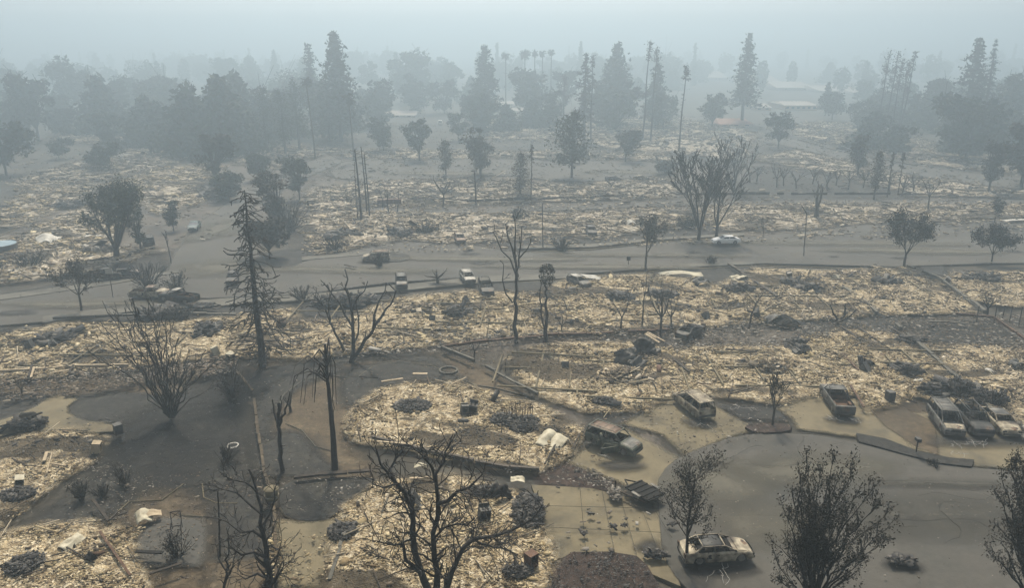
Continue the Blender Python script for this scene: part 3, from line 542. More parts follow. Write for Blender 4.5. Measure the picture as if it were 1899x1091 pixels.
fleck('ash_litter', [(1022,1062),(1060,1037),(1130,1036),(1195,1060),(1235,1120),(1010,1120)], 'brown litter on the mulch bed at the bottom', 2500, .035, 53, 'darkchunk')
fleck('ash_litter', [(995,882),(1060,864),(1138,900),(1138,918),(1000,904)], 'pale litter on the mulch bed beside the wagon', 420, .06, 54, 'ashchunk')
fleck('burnt_litter', [(200,690),(450,680),(500,760),(520,900),(440,1000),(250,960),(180,880),(110,760)], 'charred twigs and crumbs over the blackened yard', 1500, .045, 61, 'darkchunk')
fleck('burnt_litter', [(180,900),(500,880),(520,1091),(280,1091),(240,980)], 'brown crumbs over the baked garden at lower left', 1600, .04, 62, 'brownchunk')
fleck('burnt_litter', [(470,680),(860,655),(900,700),(700,740),(640,860),(500,890)], 'charred crumbs over the curved lawn', 1500, .04, 63, 'brownchunk')
fleck('burnt_litter', [(0,700),(440,670),(440,700),(0,760)], 'brown crumbs along the left garden strip', 2500, .1, 64, 'brownchunk')
fleck('burnt_litter', [(800,640),(1240,620),(1899,590),(1899,650),(1200,650),(940,690),(850,680)], 'brown crumbs along the strip of back gardens', 3500, .08, 65, 'brownchunk')
fleck('burnt_litter', [(1100,745),(1250,745),(1500,740),(1480,800),(1250,860),(1060,870)], 'brown crumbs between the burnt vehicles', 700, .045, 66, 'brownchunk')
fleck('road_grit', [(1230,860),(1400,812),(1590,826),(1899,882),(1899,1091),(1262,1091)], 'small black and white grit on the round road end', 900, .028, 67, 'ashchunk')
fleck('road_grit', [(0,560),(560,500),(1899,420),(1899,490),(900,520),(420,560),(0,610)], 'small grit and ash on the middle street', 1600, .07, 68, 'ashchunk')
def heap(u, v, w, h, label, n=400, size=.2, hz=.8, cm='darkchunk', seed=0):
    """one burnt heap: a mound of jumbled pieces"""
    x, y = G(u, v); rx = WD(u, v, w)/2; ry = max(rx*.35, abs(G(u, v-h/2)[1]-G(u, v+h/2)[1])/2*.8); r = np.random.default_rng(int(u*7+v)+seed)
    a = r.uniform(0, 6.283, n); k = np.sqrt(r.uniform(0, 1, n)); X, Y = k*np.cos(a)*rx, k*np.sin(a)*ry
    hz *= .75; Z = hz*(1-k**2)*r.uniform(.3, 1, n)*(.6+.8*noise2(X/.8+u, Y/.8, 3))
    s = size*np.exp(r.normal(0, .4, n)); S = np.stack([s*r.uniform(.5, 2.4, n), s*r.uniform(.12, .9, n), s*r.uniform(.05, .22, n)], 1)
    R = euler(r.normal(0, .35, n), r.normal(0, .28, n), r.uniform(0, 6.3, n))
    vv, ff = boxes(np.stack([X, Y, Z+.1], 1), S, R); o = rawmesh('debris_heap', vv, ff, M[cm]); o.location = (x, y, LZ[0]); return tag(o, label, 'heap')
# ------------------------------------------------------------------ trees
RN = random.Random(5)
def rv(r=RN): return Vector((r.gauss(0, 1), r.gauss(0, 1), r.gauss(0, 1)))
def grow(T, tips, p, d, L, r, lv, P, R):
    """a limb from p along d that bends, tapers and forks; P: n, wander, up, kids, ang, ratio, start, tap"""
    n = P['n'] if lv > 0 else max(2, P['n']-2); d = d.normalized(); step = L/n; tap = P.get('tap', .35)
    kids = P['kids'][lv] if lv < len(P['kids']) else 0; due = [P['start']+(1-P['start'])*(i+R.random()*.8)/max(kids, 1) for i in range(kids)]
    for i in range(n):
        d = (d+rv(R)*P['wander']+Vector((0, 0, P['up']))).normalized(); q = p+d*step
        r1 = r*(1-(1-tap)*(i+1)/n) if n else r; ra = r*(1-(1-tap)*i/n)
        T.seg(p, q, max(ra, P['rmin']), max(r1, P['rmin']))
        while due and due[0] <= (i+1)/n:
            t = due.pop(0); ax = rv(R).cross(d).normalized(); nd = (d*math.cos(P['ang'])+ax*math.sin(P['ang'])+Vector((0, 0, P.get('kup', .15)))).normalized()
            if lv+1 <= P['lv']: grow(T, tips, p+(q-p)*R.random(), nd, L*P['ratio']*(1-.4*t)*R.uniform(.7, 1.15), max(r1*.6, P['rmin']), lv+1, P, R)
        p = q
    tips.append((p, lv)); 
def spray(tips, k, rad, R, minlv=1, drop=0):
    out = []
    for p, lv in tips:
        if lv < minlv: continue
        for _ in range(k): out.append(p+rv(R)*rad-Vector((0, 0, abs(R.gauss(0, drop)) if drop else 0)))
    return out
def finish(name, label, cat, base, trunk, twigs, leafP, lmat, bark, lsize, group, seed, n1=6, n2=3, aspect=1.4, crown='crown'):
    o = empty(name, base); tag(o, label, cat, group)
    off = (base[0], base[1], 0)
    if trunk.a: trunk.build('trunk', M[bark], o, n1, off)
    if twigs is not None and twigs.a: twigs.build('branches', M[bark], o, n2, off)
    if leafP: leaves(crown, [tuple(q) for q in leafP], lsize, M[lmat], o, seed, aspect, off=off)
    return o
def split(T, r):
    a, b = Tubes(), Tubes()
    for i in range(len(T.a)):
        t = a if T.ra[i] > r else b; t.a.append(T.a[i]); t.b.append(T.b[i]); t.ra.append(T.ra[i]); t.rb.append(T.rb[i])
    return a, b
def dist(b): return math.hypot(b[1], CAMH)
def bare(u, vb, vt, w, label, stems=1, lean=0, r=None, kids=(5, 4, 3), up=.04, ang=.6, wander=.13, leaf=0, lmat='deadleaf', lsize=None, start=.35, name='burnt_tree', bark='bark', group=None, seed=0, fan=.5, twist=0, ratio=.55, lrad=.5, minlv=1, fork=0, drop=0):
    """bare or singed tree standing at (u, vb), reaching vt, w pixels wide"""
    R = random.Random(seed+int(u)*13+int(vb)); b = G(u, vb); H = HT(u, vb, vt); wd = WD(u, vb, w); D = dist(b)
    rm = D/780*.26; r = r or max(.05, H*.018, rm*1.6); T = Tubes(); tips = []
    P = dict(n=6, wander=wander, up=up, kids=kids, ang=ang, ratio=ratio, start=start, tap=.3, rmin=rm, lv=len(kids))
    base = Vector((b[0], b[1], 0))
    p = base; d = Vector((lean, 0, 1)).normalized()
    if fork:
        q = p+d*H*fork; T.line([p-Vector((0, 0, .2)), p+d*H*fork*.5+rv(R)*.05, q], r*1.25, r); p = q
    for i in range(stems):
        if stems == 1: dd = d; L = (H-(p.z))*1.0
        else:
            a = 2*math.pi*(i+R.random()*.5)/stems; k = fan*R.uniform(.12, 1.1)
            dd = (d+Vector((math.cos(a)*k, math.sin(a)*k*.8, 0))).normalized(); L = (H-p.z)*R.uniform(.8, 1.05)/max(.5, dd.z)*.9
        grow(T, tips, p, dd, L, r*(1 if stems == 1 else .62), 0, P, R)
    # fit the height and width
    zs = [q[2] for q in T.b]; k = H/max(zs); xs = sorted(abs(q[0]-base.x) for q in T.b); kx = min(1.9, max(.45, wd/2/max(xs[int(len(xs)*.97)], .1)))
    fx = lambda q: (base.x+(q[0]-base.x)*kx, base.y+(q[1]-base.y)*kx, q[2]*k)
    T.a = [fx(q) for q in T.a]; T.b = [fx(q) for q in T.b]; tips = [(Vector(fx(q)), l) for q, l in tips]
    A, B = split(T, max(r*.42, rm*1.02)); L = spray(tips, leaf, lrad*wd*.08+.12, R, minlv, drop) if leaf else None
    return finish(name, label, 'tree', b, A, B, L, lmat, bark, lsize or max(.09, D/780*1.0), group, seed)
def traced(u, vb, limbs, label, kids=(3, 3), leaf=0, lmat='deadleaf', lsize=.12, name='burnt_tree', bark='bark', group=None, seed=0, ang=.75, L=.22, wander=.2, up=.03, lrad=.25, tw=1.0, wob=.03, minlv=0, start=.15, drop=0, rmin=None):
    """a tree whose main limbs follow given outlines; each limb: (points (u, v, depth offset m), thickness px start, end)"""
    R = random.Random(seed+int(u)); b = G(u, vb); Y = b[1]; pm = WD(u, vb, 1); T = Tubes(); tips = []; tr = Tubes()
    rm = rmin or dist(b)/780*.3; H = max(V(q[0], q[1], Y).z for l in limbs for q in l[0])
    P = dict(n=5, wander=wander, up=up, kids=kids[1:], ang=ang, ratio=.6, start=.15, tap=.35, rmin=rm, lv=len(kids)-1, kup=.1)
    for pts, w0, w1 in limbs:
        q = [V(a[0], a[1], Y+(a[2] if len(a) > 2 else 0)) for a in pts]
        # resample with a little wander
        fine = [q[0]]
        for i in range(len(q)-1):
            s = (q[i+1]-q[i]).length; n = max(1, int(s/(H*.06)))
            for j in range(1, n+1): fine.append(q[i]+(q[i+1]-q[i])*j/n+(rv(R)*s*wob*(j < n)))
        N = len(fine)-1
        for i in range(N):
            ra = max(rm, pm*(w0+(w1-w0)*i/N)/2); rb = max(rm, pm*(w0+(w1-w0)*(i+1)/N)/2); tr.seg(fine[i], fine[i+1], ra, rb)
            if i/N >= start:
                for _ in range(kids[0] if R.random() < .8 else 0):
                    d = (fine[i+1]-fine[i]).normalized(); ax = rv(R).cross(d).normalized(); nd = d*math.cos(ang)+ax*math.sin(ang)
                    grow(T, tips, fine[i]+(fine[i+1]-fine[i])*R.random(), nd, H*L*R.uniform(.5, 1.2)*(1.1-.6*i/N)*tw, max(rm, rb*.5), 1, P, R)
        tips.append((fine[-1], 1))
    lf = spray(tips, leaf, lrad, R, minlv, drop) if leaf else None
    return finish(name, label, 'tree', b, tr, T, lf, lmat, bark, lsize, group, seed, 8)
def deadconifer(u, vb, vt, w, label, n=90, group=None, seed=0, droop=.5, low=.1, curl=1.0, taper=.85, lean=0, r=None, hook=.0, tk=1.35, tw=.85):
    R = random.Random(seed+int(u)); b = G(u, vb); H = HT(u, vb, vt); wd = WD(u, vb, w)/2; D = dist(b); rm = D/780*.3*tk
    tr, T = Tubes(), Tubes(); base = Vector((b[0], b[1], 0)); pts = [base+Vector((lean*H*t+R.gauss(0, .01)*H*(0 < t < 1)*.4, 0, H*t)) for t in [i/10 for i in range(11)]]; pts[0].z = -.2
    tr.line(pts, r or H*.022, rm)
    for i in range(n):
        t = low+(1-low)*(i+R.random())/n; z = H*t; c = base+Vector((lean*z, 0, z)); a = R.uniform(0, 6.283)
        L = wd*(1-t*taper)*R.uniform(.55, 1.15)*(1 if t > .2 else .75); d = Vector((math.cos(a), math.sin(a), R.uniform(-.1, .45)))
        k = 7; p = c
        for j in range(k):
            d = (d+Vector((0, 0, -droop*.25*(1 if j < 5 else -hook)))+rv(R)*.12*curl).normalized(); q = p+d*L/k*1.15; T.seg(p, q, max(rm, .05*(1-j/k)+.01), max(rm, .04*(1-j/k))); 
            if j > 0 and R.random() < tw:
                for _ in range(R.choice((1, 2))):
                    e = (d+rv(R)*.55+Vector((0, 0, -.35))).normalized(); s = p; m = L*R.uniform(.12, .38)
                    for h in range(3): e = (e+rv(R)*.2+Vector((0, 0, -.18))).normalized(); T.seg(s, s+e*m/3, rm, rm*.9); s = s+e*m/3
            p = q
    return finish('burnt_conifer', label, 'tree', b, tr, T, None, None, 'bark', .1, group, seed)
def blobtree(u, vb, vt, w, label, kind='broad', n=1100, lmat='leaf', seed=0, group=None, name=None, trunkfrac=.25, ls=None, dy=1.0):
    """foliage tree with trunk: broad (lumpy dome), cone, column, layered"""
    R = np.random.default_rng(seed+int(u)*3+int(vb)); rr = random.Random(seed+int(u)); b = G(u, vb); H = HT(u, vb, vt); W2 = WD(u, vb, w)/2
    P = []; c0 = H*trunkfrac; T = Tubes(); base = Vector((0, 0, -.2))
    if kind == 'broad':
        nb = 30; lop = R.uniform(-.35, .35, 2); sq = R.uniform(.75, 1.15)
        for i in range(nb):
            a = R.uniform(0, 6.283); k = R.uniform(.05, .9)**.55; z = R.uniform(0, 1)**.85
            wz = (.35+1.1*z*(1.25-z))*sq
            c = Vector(((math.cos(a)*k*wz*.85+lop[0]*z)*W2, (math.sin(a)*k*wz*dy*.85+lop[1]*z)*W2, c0*.8+(H-c0)*(.05+.86*z)))
            s = W2*R.uniform(.12, .34); q = R.normal(size=(int(n/nb*R.uniform(.3, 1.6)), 3)); q /= np.linalg.norm(q, axis=1, keepdims=True); q *= R.uniform(.2, 1.25, (len(q), 1))**.6*s
            q[:, 2] *= .7; P.append(q+np.array(c))
            T.line([Vector((0, 0, c0*.7)), Vector((c.x*.4, c.y*.4, (c0+c.z)*.5)), c], H*.013, H*.004)
            for _ in range(5): e_ = c+Vector(tuple(R.normal(0, s*.8, 3))); T.seg(c, e_, H*.004, H*.003)
    elif kind in ('cone', 'layered'):
        m = 34 if kind == 'cone' else 20
        for i in range(m):
            t = (i+.5)/m; wz = W2*(1-t)**.8*R.uniform(.75, 1.12)+W2*.03; z = c0+(H-c0)*t
            if kind == 'layered': wz = W2*(1-t)**.55*R.uniform(.45, 1.1)
            arms = 9 if kind == 'cone' else 6
            for j in range(arms):
                a = R.uniform(0, 6.283); L = wz*R.uniform(.6, 1.1); k = max(3, int(n/m/arms*(1.7-1.3*t))); x = R.uniform(.08, 1, k)**.7*L
                q = np.stack([np.cos(a)*x, np.sin(a)*x, z-x*.28+R.normal(0, H*.008, k)], 1)+R.normal(0, W2*.06, (k, 3))*[1, 1, .5]; P.append(q)
                T.seg(Vector((0, 0, z)), Vector((math.cos(a)*L*.8, math.sin(a)*L*.8, z-L*.22)), H*.004, H*.002)
    elif kind == 'column':
        for i in range(16):
            t = (i+.5)/16; z = c0+(H-c0)*t; wz = W2*(math.sin(math.pi*(t*.9+.08)))**.5*R.uniform(.7, 1.1); k = n//16
            q = R.normal(size=(k, 3))*[wz*.45, wz*.45, (H-c0)/20]+[R.normal(0, W2*.2), R.normal(0, W2*.2), z]; P.append(q)
    P = np.concatenate(P); P = P[P[:, 2] > .2]
    T.line([base, Vector((rr.gauss(0, .01)*H, 0, H*.5)), Vector((0, 0, H*(.9 if kind != 'broad' else .75)))], H*.022, H*.006)
    o = empty(name or {'broad': 'leafy_tree', 'cone': 'conifer', 'layered': 'cedar', 'column': 'slender_tree'}[kind], b); tag(o, label, 'tree', group)
    T.build('trunk', M['bark'], o, 5); leaves('crown', P, ls or max(.16, W2*.1, dist(b)/780*1.1), M[lmat], o, seed, 1.2, .3); return o
def tufted(u, vb, vt, w, label, tuft=.35, seed=0, group=None, lean=0, lmat='brownleaf', name='singed_pine', n=450, twigs=24):
    """tall bare trunk whose foliage survives in the top part"""
    R = random.Random(seed+int(u)); b = G(u, vb); H = HT(u, vb, vt); W2 = WD(u, vb, w)/2; D = dist(b); rm = D/780*.3
    tr, T = Tubes(), Tubes(); P = []; f = lambda z: Vector((b[0]+lean*z+math.sin(z*.3+seed)*H*.004, b[1], z))
    tr.line([f(H*i/8)-Vector((0, 0, .2 if not i else 0)) for i in range(9)], max(rm*1.6, H*.012), rm)
    for i in range(twigs):
        t = R.uniform(.3, 1); a = R.uniform(0, 6.283); L = W2*R.uniform(.4, 1)*(1.15-.75*max(0, (t-(1-tuft))/tuft) if t > 1-tuft else .55)
        p = f(H*t); q = p+Vector((math.cos(a)*L, math.sin(a)*L, L*R.uniform(-.2, .4))); T.seg(p, q, rm, rm*.8)
        if t > 1-tuft:
            for _ in range(n//twigs): k = R.uniform(.3, 1.1); P.append(p+(q-p)*k+rv(R)*W2*.16)
    for _ in range(n//5): P.append(f(H*R.uniform(1-tuft*.4, 1))+rv(R)*W2*.22)
    return finish(name, label, 'tree', b, tr, T, P, lmat, 'bark', max(.12, D/780*1.1), group, seed)
def palm(u, vb, vt, w, label, lean=0, seed=0, group=None, lmat='brownleaf', dead=0):
    R = random.Random(seed+int(u)); b = G(u, vb); H = HT(u, vb, vt); W2 = WD(u, vb, w)/2; D = dist(b); tr = Tubes(); P = []
    c = Vector((b[0]+lean*H, b[1], H-W2*.75)); f = lambda t: Vector((b[0]+lean*H*t**1.5, b[1], (H-W2*.75)*t))
    tr.line([f(i/7)-Vector((0, 0, .2 if not i else 0)) for i in range(8)], max(.28, D/780*.6), max(.2, D/780*.5))
    T = Tubes()
    for i in range(34):
        a = R.uniform(0, 6.283); e = R.uniform(-1.2, 1.2); d = Vector((math.cos(a)*math.cos(e), math.sin(a)*math.cos(e), math.sin(e))); p = c
        for j in range(4):
            d = (d+Vector((0, 0, -.22))).normalized(); q = p+d*W2*.27; T.seg(p, q, .04, .03)
            for _ in range(6): P.append(p+(q-p)*R.random()+rv(R)*W2*.09)
            p = q
    return finish('palm_tree', label, 'tree', b, tr, T, P, lmat, 'bark2', max(.14, W2*.17), group, seed)
def stump(u, vb, vt, label, seed=0, prongs=3, px=4, name='charred_sapling', lean=.15, group=None, bark='bark', cat='tree'):
    """short charred trunk with a few broken prongs"""
    R = random.Random(seed+int(u)*3); b = G(u, vb); H = HT(u, vb, vt); rm = dist(b)/780*.3; T = Tubes(); base = Vector((b[0], b[1], -.1))
    r = max(rm, WD(u, vb, px)/2); k = base+Vector((R.gauss(0, .04)*H, 0, H*R.uniform(.3, .45)+.1)); T.line([base, k], r, r*.75); tw = Tubes()
    for i in range(prongs):
        a = 2*math.pi*(i+R.random()*.6)/prongs; d = Vector((math.cos(a)*lean*2.4, math.sin(a)*lean*2, 1)); m = H*R.uniform(.5, .66); p = k
        for j in range(4): d = (d.normalized()+rv(R)*.14).normalized(); T.seg(p, p+d*m/4, max(rm, r*.6*(1-j/5)), max(rm, r*.6*(1-(j+1)/5))); p = p+d*m/4; \
            [tw.seg(p, p+(d+rv(R)*.7).normalized()*m*.22, rm, rm*.8) for _ in range(1 if j else 0)]
    o = empty(name, b); tag(o, label, cat, group); T.build('trunk', M[bark], o, 6, (b[0], b[1], 0))
    if tw.a: tw.build('twigs', M[bark], o, 3, (b[0], b[1], 0))
    return o
def shrub(u, vb, vt, w, label, n=26, seed=0, leaf=0, lmat='deadleaf', group=None, name='burnt_shrub', fan=1.0, bark='bark'):
    R = random.Random(seed+int(u)); b = G(u, vb); H = HT(u, vb, vt); W2 = WD(u, vb, w)/2; rm = dist(b)/780*.27; T = Tubes(); tips = []
    for i in range(n):
        a = R.uniform(0, 6.283); k = R.random()**.6*fan; d = Vector((math.cos(a)*k*W2, math.sin(a)*k*W2, H*R.uniform(.6, 1))); p = Vector((b[0]+R.gauss(0, .12)*W2, b[1]+R.gauss(0, .12)*W2, -.05)); m = d.length; d.normalize()
        for j in range(4):
            d = (d+rv(R)*.14).normalized(); q = p+d*m/4; T.seg(p, q, max(rm, .04*(1-j/4)), rm)
            if j: 
                e = (d+rv(R)*.6).normalized(); T.seg(p, p+e*m*.25, rm, rm*.8); tips.append((p+e*m*.25, 2))
            p = q
        tips.append((p, 2))
    lf = spray(tips, leaf, W2*.1+.08, R) if leaf else []
    o = empty(name, b); tag(o, label, 'shrub', group); T.build('branches', M[bark], o, 3, (b[0], b[1], 0))
    if lf: leaves('foliage', [tuple(q) for q in lf], max(.1, dist(b)/780*1.1), M[lmat], o, seed, 1.3, off=(b[0], b[1], 0))
    return o
# near and middle trees -----------------------------------------------------------
traced(800, 1140, [
  ([(800,1145),(796,1100,0),(780,1060,.3),(768,1020,.6),(765,985,.8),(764,945,.6),(752,915,0),(728,888,-.6),(706,862,-1),(698,835,-1.2)], 17, 3),
  ([(764,945,.6),(768,925,1),(752,912,1),(735,898,1.6),(712,905,1.8),(690,898,2.2)], 7, 2),
  ([(800,1145),(810,1090,.2),(806,1040,-.4),(803,990,-.7),(812,960,-1),(812,925,-1.2),(809,900,-1.6),(808,880,-1.4),(824,855,-1),(826,838,-1),(838,818,-1)], 15, 2.5),
  ([(812,935,-1.2),(830,930,-1.8),(848,912,-2),(870,905,-2),(885,890,-2.2),(895,880,-2)], 8, 2),
  ([(800,1145),(822,1105,0),(838,1062,.6),(860,1015,1),(880,1000,1.2),(915,995,1.8),(948,985,2.2),(985,965,2.4),(1005,940,2)], 13, 3),
  ([(806,890,-1.4),(802,868,-1.8),(792,855,-2.2),(776,838,-2.6)], 5, 2),
  ([(780,1060,.3),(752,1040,0),(748,1010,-.3),(730,1012,-.6),(700,1005,-1)], 8, 2),
  ([(803,1000,-.7),(822,980,-1.5),(848,972,-2),(866,975,-2.2),(880,962,-2.6)], 5, 2),
  ([(728,888,-.6),(724,870,.2),(735,850,.4),(748,838,.6),(742,825,.8)], 5, 2),
  ([(880,1000,1.2),(900,1012,2),(935,1018,2.6),(960,1030,3)], 5, 2)],
  'large bare blackened tree forking low over the ash at the bottom middle', kids=(4, 4, 3), L=.2, ang=.8, wander=.24, seed=3, start=.16, rmin=.024)
bare(1272, 1060, 846, 98, 'slim upright street tree with brown leaves beside the burnt sedan', stems=1, kids=(24, 6, 3), up=.06, ang=.62, wander=.035, leaf=5, lsize=.085, start=.27, ratio=.42, r=.13, lrad=.5, lmat='deadleaf', seed=4)
def oval_tree(bx, by, pts, label, seed, lf=15):
    R = random.Random(seed); L = []
    for (x, y) in pts:
        dz = R.uniform(-1.5, 1.5); k = R.uniform(.4, .62); q = bx+(x-bx)*R.uniform(.2, .42)
        L.append(([(bx+R.uniform(-5, 5), by, 0), (bx+(q-bx)*.4+R.uniform(-2, 2), by+(y-by)*k*.5, dz*.2), (q, by+(y-by)*k, dz*.5), (q+(x-q)*.55+R.uniform(-4, 4), by+(y-by)*(k+(1-k)*.55), dz*.8), (x, y, dz)], 5.5, .9))
    traced(bx, by, L, label, kids=(2, 2, 2), L=.15, ang=.42, wander=.13, seed=seed, start=.28, leaf=lf, lsize=.09, lrad=.17, minlv=1, up=.12)
oval_tree(1505, 1150, [(1476,905),(1484,885),(1500,866),(1522,872),(1545,856),(1560,868),(1582,866),(1600,895),(1618,908),(1628,935),(1642,958),(1640,985),(1636,1010),(1605,1035),(1455,948),(1452,985),(1446,1015),(1444,1050),(1470,925),(1512,905),(1540,915),(1570,930),(1590,960),(1495,950),(1465,1000),(1470,1060),(1448,1080),(1590,1060)], 'bushy upswept street tree with dark singed leaves at the bottom right', 5)
oval_tree(1915, 1130, [(1868,865),(1880,850),(1895,858),(1915,845),(1858,890),(1852,920),(1862,945),(1850,975),(1858,1010),(1840,1030),(1870,1060),(1885,900),(1880,960),(1930,880),(1950,930),(1895,940),(1900,990),(1940,1000),(1875,1000)], 'dark leafy street tree cut by the right edge of the view', 6, 12)
deadconifer(487, 682, 353, 172, 'tall dead conifer with drooping bare branches beside the curved lawn', n=175, seed=1, droop=.5, low=.05, hook=1.0, taper=.74, curl=1.7, tk=1.7, tw=.22)
def fan_tree():
    R = random.Random(9); L = []
    for i in range(36):
        t = i/35; u1 = 160+(396-160)*t+R.uniform(-12, 12); v1 = 722-165*math.sin(math.pi*min(1, t*1.05+.1))**.75+R.uniform(-12, 22)
        if t > .8: v1 = 640+80*(t-.8)*5*R.uniform(.3, 1)
        d = R.uniform(-3, 4); L.append(([(318+R.uniform(-5, 5), 775, R.uniform(-.4, .4)), (318+(u1-318)*.45+R.uniform(-5, 5), 775+(v1-775)*.52-R.uniform(0, 12), d*.4), (u1, v1, d)], 2.6, .7))
    return L
traced(318, 782, fan_tree(), 'wide fan shaped bare tree of many thin stems over the blackened yard', kids=(1, 3), L=.15, ang=.4, wander=.1, seed=7, start=.35, bark='bark')
traced(650, 672, [
  ([(650,674),(655,655),(655,620,0),(653,580,.5),(648,555,1),(640,535,1),(645,518,1.2),(640,500,1)], 8, 2),
  ([(650,672),(672,640,0),(692,612,-.6),(706,590,-1),(725,565,-1.5),(734,540,-2),(722,528,-2)], 8, 2),
  ([(655,610),(640,585,1),(628,560,1.5),(612,540,2),(595,520,2)], 5, 1.5),
  ([(655,640),(664,620,1),(665,590,1.5),(660,565,2),(662,548,2)], 4, 1.5),
  ([(692,612,-.6),(694,585,-1),(702,560,-1),(714,540,-1),(716,525,-1)], 5, 1.5),
  ([(653,580,.5),(662,555,.5),(676,540,0),(682,522,0)], 4, 1.5)],
  'bare tree with two dark leaning trunks behind the curved lawn', kids=(1, 3, 2), L=.14, seed=8, ang=.65)
traced(640, 660, [([(638,655),(634,640),(622,620,.5),(612,598,1),(604,575,1),(596,560,1.4),(580,545,1.5)], 5, 1.5), ([(612,598,1),(608,570,0),(614,545,-.5),(608,528,-.5)], 3, 1), ([(604,575,1),(588,566,1),(572,562,1)], 3, 1)],
  'small bare tree leaning left behind the curved lawn', kids=(1, 3, 2), L=.3, seed=18)
traced(957, 637, [
  ([(957,638),(956,590),(958,540,0),(957,490,0),(950,460,.5),(942,440,1),(938,415,1)], 8, 2),
  ([(957,520),(962,480,-1),(966,450,-1.5),(968,420,-1)], 4, 1.5), ([(957,510),(946,480,1),(930,465,1.5),(920,440,1.5),(914,430,1)], 4, 1.2),
  ([(962,480,-1),(978,462,-1),(985,448,-1)], 3, 1.2), ([(950,560),(938,545,.5),(932,520,1),(934,490,1)], 3, 1.2), ([(957,490),(955,450,1),(955,410,1),(952,398,1)], 4, 1)],
  'tall thin bare tree rising in front of the middle street', kids=(1, 2, 2), L=.1, seed=10, ang=.6, start=.45)
t = traced(1010, 637, [([(1010,638),(1013,600),(1012,560,0),(1012,520,0)], 7, 3), ([(1011,630),(1007,600,.5),(1003,575,.8),(1001,545,.5),(1004,525,0)], 4, 1.5)], 'slim burnt trunk with a surviving round tuft of leaves at its top', kids=(1, 2), L=.06, seed=12, start=.5)
b_ = G(1010, 637); r_ = np.random.default_rng(3); q_ = r_.normal(size=(900, 3)); q_ /= np.linalg.norm(q_, axis=1, keepdims=True); c_ = V(1014, 505, b_[1])
q_ = q_*(r_.uniform(.2, 1, (900, 1))**.4)*[.95, .95, 1.0]+np.array(c_)+[0, 0, .0]; q_[:, 2] -= np.abs(r_.normal(0, .25, 900))*(q_[:, 2] < c_.z)*2
leaves('crown', q_, .17, M['deadleaf'], t, 5, off=(b_[0], b_[1], 0))
bare(1197, 505, 398, 74, 'curved small street tree with sparse singed leaves at the kerb', stems=3, fork=.33, fan=.4, kids=(6, 5, 3), leaf=4, lrad=.6, lmat='brownleaf', lsize=.2, seed=13, bark='bark2', drop=.5)
bare(1296, 449, 268, 105, 'large bare vase shaped street tree left of the white car', stems=7, fork=.12, fan=.42, kids=(9, 6, 4), up=.05, ang=.42, wander=.07, seed=14, ratio=.5, r=.3)
bare(1328, 446, 300, 80, 'smaller bare street tree standing beside the large vase shaped one', stems=4, fork=.2, fan=.34, kids=(8, 5, 3), up=.07, ang=.42, wander=.08, seed=15, ratio=.48)
bare(1360, 362, 246, 62, 'upswept bare tree behind the white car', stems=9, fork=.05, fan=.3, kids=(5, 4, 2), up=.1, ang=.25, wander=.05, seed=16, ratio=.45)
bare(1676, 499, 394, 66, 'street tree keeping clumps of dark leaves in its upper crown', stems=5, fork=.3, fan=.42, kids=(5, 4, 3), up=.06, leaf=13, lrad=.55, lsize=.2, seed=17, bark='bark', minlv=2)
bare(1838, 489, 418, 66, 'small round crowned street tree near the right edge', stems=5, fork=.25, fan=.55, kids=(6, 4, 3), up=.02, leaf=9, lrad=.5, lsize=.2, seed=19)
bare(1843, 420, 368, 20, 'thin singed tree behind the round crowned street tree', stems=2, fork=.2, fan=.3, kids=(5, 3), leaf=10, lrad=1.2, lsize=.3, seed=20, lmat='brownleaf')
bare(1512, 413, 318, 26, 'forked bare trunk beyond the street beside the lamp post', stems=4, fork=.3, fan=.25, kids=(3, 2), up=.1, wander=.1, r=.42, seed=21, bark='bark2')
bare(218, 482, 334, 112, 'large half leafed street tree at the left of the street corner', stems=6, fork=.14, fan=.62, kids=(8, 5, 4), up=.05, ang=.5, leaf=6, lrad=.6, lsize=.24, lmat='leaf', seed=22, r=.42, ratio=.5, bark='bark')
blobtree(262, 470, 378, 52, 'dark green tree tucked beside the large street corner tree', 'broad', 1600, 'leaf', 3)
blobtree(322, 430, 372, 56, 'small dark green street tree by the green parked car', 'broad', 1500, 'leaf', 4)
bare(318, 490, 425, 20, 'thin charred street tree on the corner verge', kids=(4, 3), seed=24)
bare(152, 580, 478, 78, 'small pale barked street tree with open bare crown', stems=5, fork=.4, fan=.8, kids=(7, 5, 4), up=.03, wander=.16, seed=25, bark='bark2', ratio=.6, leaf=2, lmat='brownleaf', lsize=.14)
shrub(275, 540, 484, 66, 'leafless shrub arching over the burnt pickup', n=44, seed=26, fan=1)
bare(2, 525, 478, 40, 'bare small tree cut by the left edge', stems=3, fan=.5, fork=.3, kids=(5, 3), seed=27)
bare(1432, 797, 690, 48, 'small bare tree on the mulched island by the kerb', stems=4, fork=.38, fan=.36, kids=(5, 4, 3), up=.12, wander=.09, ang=.45, seed=28, bark='bark2', leaf=2, lmat='brownleaf', lsize=.07, minlv=2)
